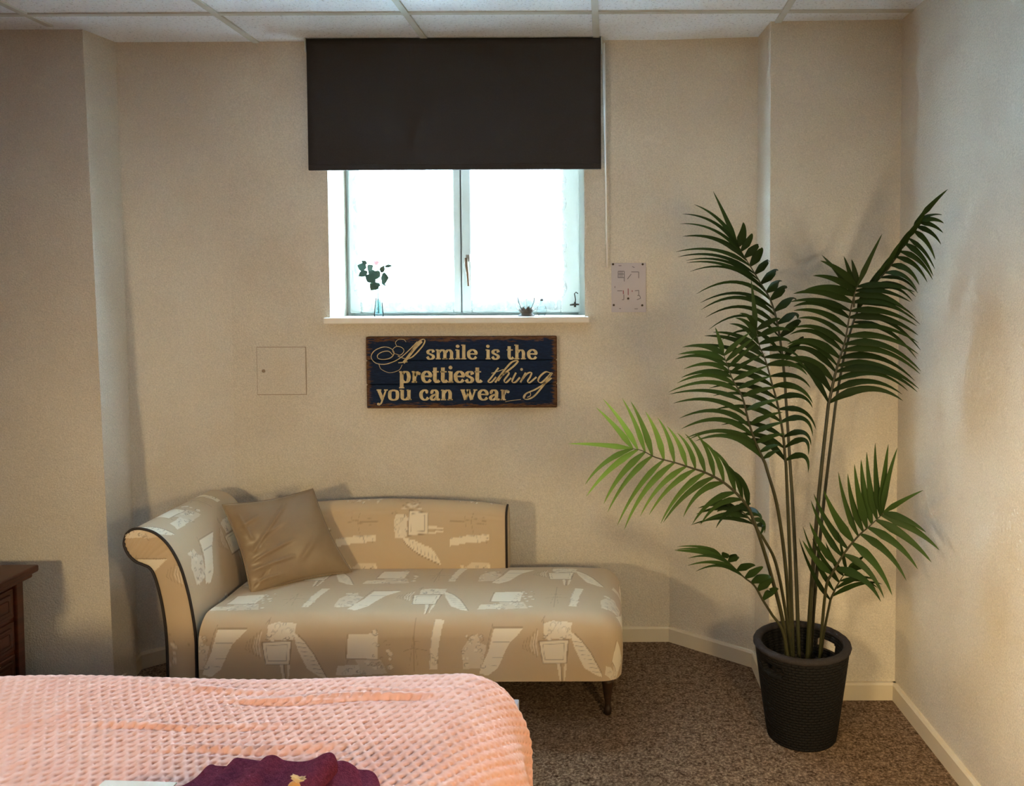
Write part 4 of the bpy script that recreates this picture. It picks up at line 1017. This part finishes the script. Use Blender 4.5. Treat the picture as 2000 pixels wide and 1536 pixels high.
# tall frond arching to the upper left of the plant
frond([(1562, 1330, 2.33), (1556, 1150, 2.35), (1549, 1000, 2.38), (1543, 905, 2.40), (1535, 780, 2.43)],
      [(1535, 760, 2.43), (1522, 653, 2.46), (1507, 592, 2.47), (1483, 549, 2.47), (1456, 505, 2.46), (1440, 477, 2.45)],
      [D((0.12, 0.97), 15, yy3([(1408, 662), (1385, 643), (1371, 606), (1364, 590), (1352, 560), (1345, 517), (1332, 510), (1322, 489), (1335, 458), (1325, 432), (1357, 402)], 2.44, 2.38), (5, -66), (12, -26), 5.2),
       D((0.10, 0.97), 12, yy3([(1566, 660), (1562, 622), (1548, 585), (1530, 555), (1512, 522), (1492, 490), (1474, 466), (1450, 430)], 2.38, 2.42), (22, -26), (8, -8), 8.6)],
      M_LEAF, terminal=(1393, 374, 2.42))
# centre frond
frond([(1550, 1330, 2.30), (1545, 1150, 2.29), (1539, 1000, 2.27), (1535, 905, 2.26)],
      [(1534, 905, 2.26), (1530, 855, 2.25), (1520, 796, 2.24), (1507, 747, 2.23), (1495, 704, 2.22), (1483, 675, 2.21), (1477, 645, 2.20)],
      [D((0.02, 1.0), 14, yy3([(1440, 868), (1412, 838), (1395, 800), (1385, 757), (1376, 725), (1362, 664), (1388, 650), (1425, 633), (1448, 612)], 2.18, 2.16), (5, -40), (5, -14), 6.2),
       D((0.02, 1.0), 14, yy3([(1576, 920), (1584, 885), (1590, 856), (1592, 824), (1588, 786), (1580, 755), (1572, 722), (1558, 690), (1546, 655), (1522, 622)], 2.18, 2.16), (28, -48), (10, -14), 6.4)],
      M_LEAF, terminal=(1467, 547, 2.18))
# frond leaning left, in front
frond([(1545, 1330, 2.27), (1538, 1150, 2.25), (1520, 1000, 2.22), (1494, 905, 2.20)],
      [(1493, 903, 2.20), (1478, 870, 2.19), (1464, 831, 2.18), (1450, 777, 2.17), (1431, 742, 2.16), (1421, 715, 2.15), (1413, 692, 2.15)],
      [D((0.03, 0.98), 14, yy3([(1362, 863), (1341, 856), (1327, 836), (1325, 802), (1312, 772), (1303, 762), (1330, 742), (1336, 722), (1319, 699), (1342, 675)], 2.12, 2.10), (10, -52), (8, -20), 6.4),
       D((0.03, 0.98), 13, yy3([(1522, 882), (1532, 850), (1532, 812), (1524, 775), (1512, 738), (1500, 702), (1482, 670), (1462, 650)], 2.14, 2.10), (4, -12), (2, -6), 5.6)],
      M_LEAF3, terminal=(1397, 640, 2.12))
# big upright frond on the right
frond([(1575, 1330, 2.33), (1585, 1150, 2.33), (1600, 960, 2.33), (1618, 790, 2.33)],
      [(1619, 787, 2.33), (1630, 736, 2.33), (1641, 697, 2.32), (1651, 664, 2.31), (1659, 619, 2.30), (1667, 580, 2.28), (1675, 558, 2.27)],
      [D((0.0, 0.98), 16, yy3([(1540, 722), (1534, 702), (1533, 686), (1538, 668), (1545, 648), (1553, 622), (1552, 600), (1544, 580), (1578, 562), (1603, 504)], 2.24, 2.20), (-6, -58), (-4, -16), 8.2),
       D((0.0, 0.98), 16, yy3([(1767, 782), (1766, 766), (1792, 765), (1790, 742), (1803, 728), (1790, 690), (1795, 655), (1790, 628), (1772, 604), (1785, 570)], 2.24, 2.20), (8, -62), (0, -20), 8.0)],
      M_LEAF, rs=(0.0075, 0.0048), terminal=(1723, 457, 2.25))
frond([(1668, 600, 2.285), (1668, 585, 2.28), (1669, 575, 2.278)], [(1669, 575, 2.278), (1670, 570, 2.277), (1672, 562, 2.275)],
      [D((0, 1), 3, yy3([(1606, 502), (1651, 497), (1660, 510)], 2.24, 2.25), (-4, -8), (2, -2), 7)], M_LEAF, rs=(0.003, 0.002))
# folded frond reaching to the right wall
frond([(1580, 1330, 2.36), (1590, 1180, 2.37), (1608, 990, 2.40), (1632, 790, 2.42)],
      [(1632, 788, 2.42), (1650, 690, 2.42), (1672, 615, 2.40), (1700, 565, 2.36), (1735, 525, 2.31), (1765, 480, 2.26), (1790, 440, 2.22), (1797, 425, 2.205)],
      [D((0.25, 0.98), 18, yy3([(1792, 705), (1798, 650), (1778, 600), (1795, 578), (1790, 562), (1814, 550), (1826, 537), (1831, 500), (1842, 456), (1838, 416)], 2.30, 2.17), (6, -34), (4, -8), 6.2),
       D((0.3, 0.82), 9, yy3([(1715, 540), (1738, 512), (1762, 475), (1788, 438), (1812, 406)], 2.32, 2.18), (-8, -8), (-3, -4), 7)],
      M_LEAF, rs=(0.0065, 0.0042), terminal=(1851, 370, 2.165))
# long lime green frond hanging out to the left, dark at the base, paler towards the tip
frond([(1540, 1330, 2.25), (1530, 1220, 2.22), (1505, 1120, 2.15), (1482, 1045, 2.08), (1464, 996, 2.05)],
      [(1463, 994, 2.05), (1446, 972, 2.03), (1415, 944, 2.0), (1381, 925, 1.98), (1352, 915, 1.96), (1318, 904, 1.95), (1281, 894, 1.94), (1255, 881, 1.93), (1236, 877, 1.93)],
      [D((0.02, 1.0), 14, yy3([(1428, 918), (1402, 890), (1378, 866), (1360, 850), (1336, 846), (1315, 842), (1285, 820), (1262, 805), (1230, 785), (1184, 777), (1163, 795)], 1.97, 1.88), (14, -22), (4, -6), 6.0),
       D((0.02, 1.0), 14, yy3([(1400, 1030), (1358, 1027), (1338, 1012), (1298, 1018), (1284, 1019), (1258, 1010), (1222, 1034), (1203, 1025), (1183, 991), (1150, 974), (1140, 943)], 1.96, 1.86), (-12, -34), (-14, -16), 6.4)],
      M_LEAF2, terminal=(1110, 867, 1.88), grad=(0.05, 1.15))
frond([(1552, 1330, 2.27), (1535, 1200, 2.24), (1515, 1100, 2.20), (1490, 1050, 2.17)],
      [(1490, 1050, 2.17), (1470, 1022, 2.15), (1450, 1000, 2.14), (1430, 990, 2.13)],
      [D((0.3, 1.0), 5, yy3([(1353, 1027), (1372, 1015), (1362, 996), (1392, 985)], 2.05, 2.05), (6, -32), (4, -14), 5.6),
       D((0.25, 0.9), 5, yy3([(1484, 1054), (1490, 1040), (1486, 1010), (1462, 985)], 2.10, 2.08), (24, -28), (14, -12), 5.4)],
      M_LEAF, rs=(0.005, 0.0038), terminal=(1400, 1000, 2.09))
# small low frond on the left
frond([(1546, 1330, 2.23), (1530, 1238, 2.20), (1507, 1200, 2.18), (1490, 1173, 2.16)],
      [(1490, 1173, 2.16), (1473, 1144, 2.15), (1453, 1128, 2.13), (1427, 1102, 2.11), (1407, 1084, 2.10)],
      [D((0.5, 1.0), 5, yy3([(1362, 1119), (1342, 1104), (1342, 1094), (1315, 1073), (1322, 1068)], 2.06, 2.02), (4, -36), (12, -16), 4.2),
       D((0.0, 0.95), 7, yy3([(1518, 1150), (1514, 1134), (1505, 1126), (1492, 1112), (1472, 1102), (1448, 1092), (1424, 1083)], 2.08, 2.03), (10, -18), (6, -10), 8.5)],
      M_LEAF3, rs=(0.0045, 0.0034), terminal=(1318, 1076, 2.05))
# low frond spreading right
frond([(1598, 1330, 2.30), (1606, 1220, 2.28), (1614, 1145, 2.25), (1624, 1122, 2.24)],
      [(1625, 1121, 2.24), (1649, 1081, 2.22), (1674, 1050, 2.20), (1696, 1030, 2.18), (1718, 1010, 2.17), (1725, 1002, 2.16)],
      [D((0.0, 1.0), 13, yy3([(1566, 1058), (1580, 1010), (1582, 968), (1606, 965), (1634, 925), (1650, 930), (1672, 902), (1690, 892), (1705, 868), (1730, 870), (1756, 872)], 2.16, 2.08), (-12, 4), (-10, 0), 8.6),
       D((0.05, 1.0), 8, yy3([(1716, 1185), (1738, 1163), (1752, 1156), (1780, 1120), (1818, 1103), (1832, 1082), (1808, 1042)], 2.14, 2.08), (14, -26), (6, -12), 9.0)],
      M_LEAF3, rs=(0.005, 0.0038), terminal=(1803, 958, 2.08))
frond([(1600, 1330, 2.32), (1607, 1250, 2.31), (1622, 1172, 2.29)],
      [(1622, 1172, 2.29), (1632, 1150, 2.28), (1645, 1128, 2.27), (1655, 1116, 2.26)],
      [D((0.0, 1.0), 5, yy3([(1558, 1052), (1572, 1030), (1600, 1062), (1640, 1040)], 2.22, 2.2), (-10, 12), (-4, 0), 6.0),
       D((0.1, 1.0), 5, yy3([(1724, 1146), (1706, 1130), (1715, 1160), (1700, 1112)], 2.2, 2.18), (10, -30), (8, -14), 5.4)],
      M_LEAF, rs=(0.0045, 0.0035), terminal=(1690, 1085, 2.22))

# ================================================================== SILL ORNAMENTS
ZS = WZ0+0.002
q = P(740, 616, 3.03); vx, vy = q.x, 3.03
o = lathe('bud_vase', [(0.0001, 0.0), (0.017, 0.0), (0.0185, 0.003), (0.0175, 0.012), (0.0135, 0.05), (0.0085, 0.085), (0.0065, 0.100), (0.0078, 0.108), (0.0062, 0.108), (0.0052, 0.100), (0.0070, 0.085), (0.0120, 0.05), (0.0158, 0.012), (0.0001, 0.008)], (vx, vy, ZS), glass_mat('blue_tinted_glass', (0.80, 0.93, 0.96, 1)), None, 28, 60)
tag(o, 'slender clear glass bud vase standing on the window sill with a rose', 'vase')
rs_ = empty('rose', (vx, vy, ZS+0.012), 'single pale pink rose with dark green leaves standing in the bud vase', 'flower')
M_RL = simple('rose_leaf_green', srgb(52, 84, 70), 0.45); M_RS = simple('rose_stem_green', srgb(58, 80, 52), 0.5); M_RP = simple('pale_pink_petal', srgb(236, 170, 180), 0.6)
ft = P(735, 514, 3.03)
stem_pts = [(vx, vy, ZS+0.012), (vx-0.002, vy, ZS+0.09), tuple(P(740, 556, 3.03)), tuple(P(738, 535, 3.03)), (ft.x, ft.y, ft.z-0.006)]
tube('stem', spline(stem_pts, 24), 0.0016, M_RS, rs_, 8)
V, Fc = [], []
for lay, (nn, rr, hh_, cl) in enumerate(((5, 0.013, 0.015, 0.5), (5, 0.009, 0.018, 0.2), (3, 0.005, 0.019, 0.0))):
    for k2 in range(nn):
        a0 = 2*math.pi*k2/nn+lay*0.5; b = len(V); nu_, nv_ = 7, 6
        for i in range(nu_):
            for j in range(nv_):
                f = j/(nv_-1); an = a0+(i/(nu_-1)-0.5)*1.5*(1-0.25*f); r2 = rr*(0.3+0.7*math.sin(f*1.5))*(1+cl*f*f*0.5); V.append((ft.x+r2*math.cos(an), ft.y+r2*math.sin(an), ft.z-0.008+hh_*f*(1-0.1*abs(i-3))))
        Fc += grid_faces(nu_, nv_, b)
obj('bloom', V, Fc, M_RP, rs_, True)
def small_leaf(px, py, px2, py2, y0, wpx, base):
    A, T = np.array(P(px, py, y0)), np.array(P(px2, py2, y0-0.006)); tg = T-A; L_ = np.linalg.norm(tg); tg /= L_; wv_ = np.cross(tg, np.array([0.2, -1, 0.3])); wv_ /= np.linalg.norm(wv_); V = []; n = 9
    for i in range(n):
        f = i/(n-1); ww = wpx/F*y0*math.sin(math.pi*(f**0.8))*0.5+1e-4; p = A+tg*L_*f+np.array([0, -0.004*math.sin(math.pi*f), 0]); V += [p+wv_*ww, p+np.array([0, 0.0015, 0]), p-wv_*ww]
    Fc = grid_faces(n, 3); o = obj('leaf', V, Fc, M_RL, rs_, True)
for L_ in ((716, 524, 700, 519, 10), (717, 516, 707, 510, 5), (718, 527, 728, 519, 8), (718, 530, 702, 539, 8), (735, 540, 720, 527, 8), (732, 548, 715, 539, 11), (742, 542, 728, 533, 12), (737, 552, 725, 566, 11), (744, 545, 758, 543, 14), (744, 533, 750, 520, 6), (751, 521, 766, 519, 4), (745, 550, 754, 559, 3), (733, 546, 728, 553, 4), (741, 553, 736, 560, 6)):
    small_leaf(L_[0], L_[1], L_[2]+0.12*(L_[2]-L_[0]), L_[3]+0.12*(L_[3]-L_[1]), 3.028+lr.uniform(-0.008, 0.008), L_[4]*1.75, None)
for L_ in ([(740, 552), (732, 546), (720, 530), (714, 522)], [(740, 550), (746, 538), (750, 522), (760, 519)]):
    tube('twig', spline([tuple(P(x_, y_, 3.03)) for x_, y_ in L_], 12), 0.0009, M_RS, rs_, 6)

q = P(1028, 617, 3.0); lx_, ly_ = q.x, 3.0
cd = empty('candle_holder', (lx_, ly_, ZS), 'bronze lotus shaped candle holder with a clear glass chimney on the window sill', 'candle holder')
lathe('base', [(0.0001, 0), (0.030, 0), (0.032, 0.002), (0.029, 0.005), (0.018, 0.012), (0.012, 0.02), (0.010, 0.024), (0.0001, 0.024)], (lx_, ly_, ZS), M_LOTUS, cd, 28)
V, Fc = [], []
for ring_, (n_, r0_, r1_, h_) in enumerate(((8, 0.012, 0.036, 0.024), (8, 0.010, 0.025, 0.034))):
    for k2 in range(n_):
        a0 = 2*math.pi*(k2+0.5*ring_)/n_; b = len(V)
        for i in range(7):
            for j in range(7):
                f = j/6; an = a0+(i/6-0.5)*0.95*math.sin(math.pi*(0.15+0.80*f))*1.2*(1-f**3); rr = r0_+(r1_-r0_)*f**1.2; V.append((lx_+rr*math.cos(an), ly_+rr*math.sin(an), ZS+0.004+h_*f**0.9))
        Fc += grid_faces(7, 7, b)
o = obj('lotus_petals', V, Fc, M_LOTUS, cd, True); o.modifiers.new('t', 'SOLIDIFY').thickness = 0.0012
lathe('candle', [(0.0001, 0.0), (0.0055, 0.0), (0.0055, 0.042), (0.0008, 0.044), (0.0008, 0.05), (0.0001, 0.05)], (lx_, ly_, ZS+0.023), simple('white_wax', srgb(232, 232, 226), 0.5), cd, 16)
lathe('glass_chimney', [(0.012, 0.0), (0.022, 0.012), (0.030, 0.03), (0.034, 0.055), (0.0325, 0.055), (0.0285, 0.03), (0.0205, 0.013), (0.011, 0.001)], (lx_, ly_, ZS+0.022), glass_mat('chimney_glass', (0.93, 0.97, 0.98, 1), 1.08), cd, 28, 60)
q = P(1058, 615, 3.06)
bt = empty('glass_cruet', (q.x, 3.06, ZS), 'tiny clear glass cruet with a dark stopper on the sill beside the bronze candle holder', 'bottle')
lathe('cruet_body', [(0.0001, 0), (0.012, 0), (0.017, 0.006), (0.019, 0.02), (0.016, 0.034), (0.006, 0.044), (0.005, 0.056), (0.007, 0.058), (0.0001, 0.058)], (q.x, 3.06, ZS), glass_mat('cruet_glass', (0.92, 0.97, 0.98, 1), 1.08), bt, 24, 60)
lathe('stopper', [(0.0001, 0), (0.005, 0.0), (0.006, 0.006), (0.003, 0.010), (0.0001, 0.011)], (q.x, 3.06, ZS+0.056), M_DARKMET, bt, 16)
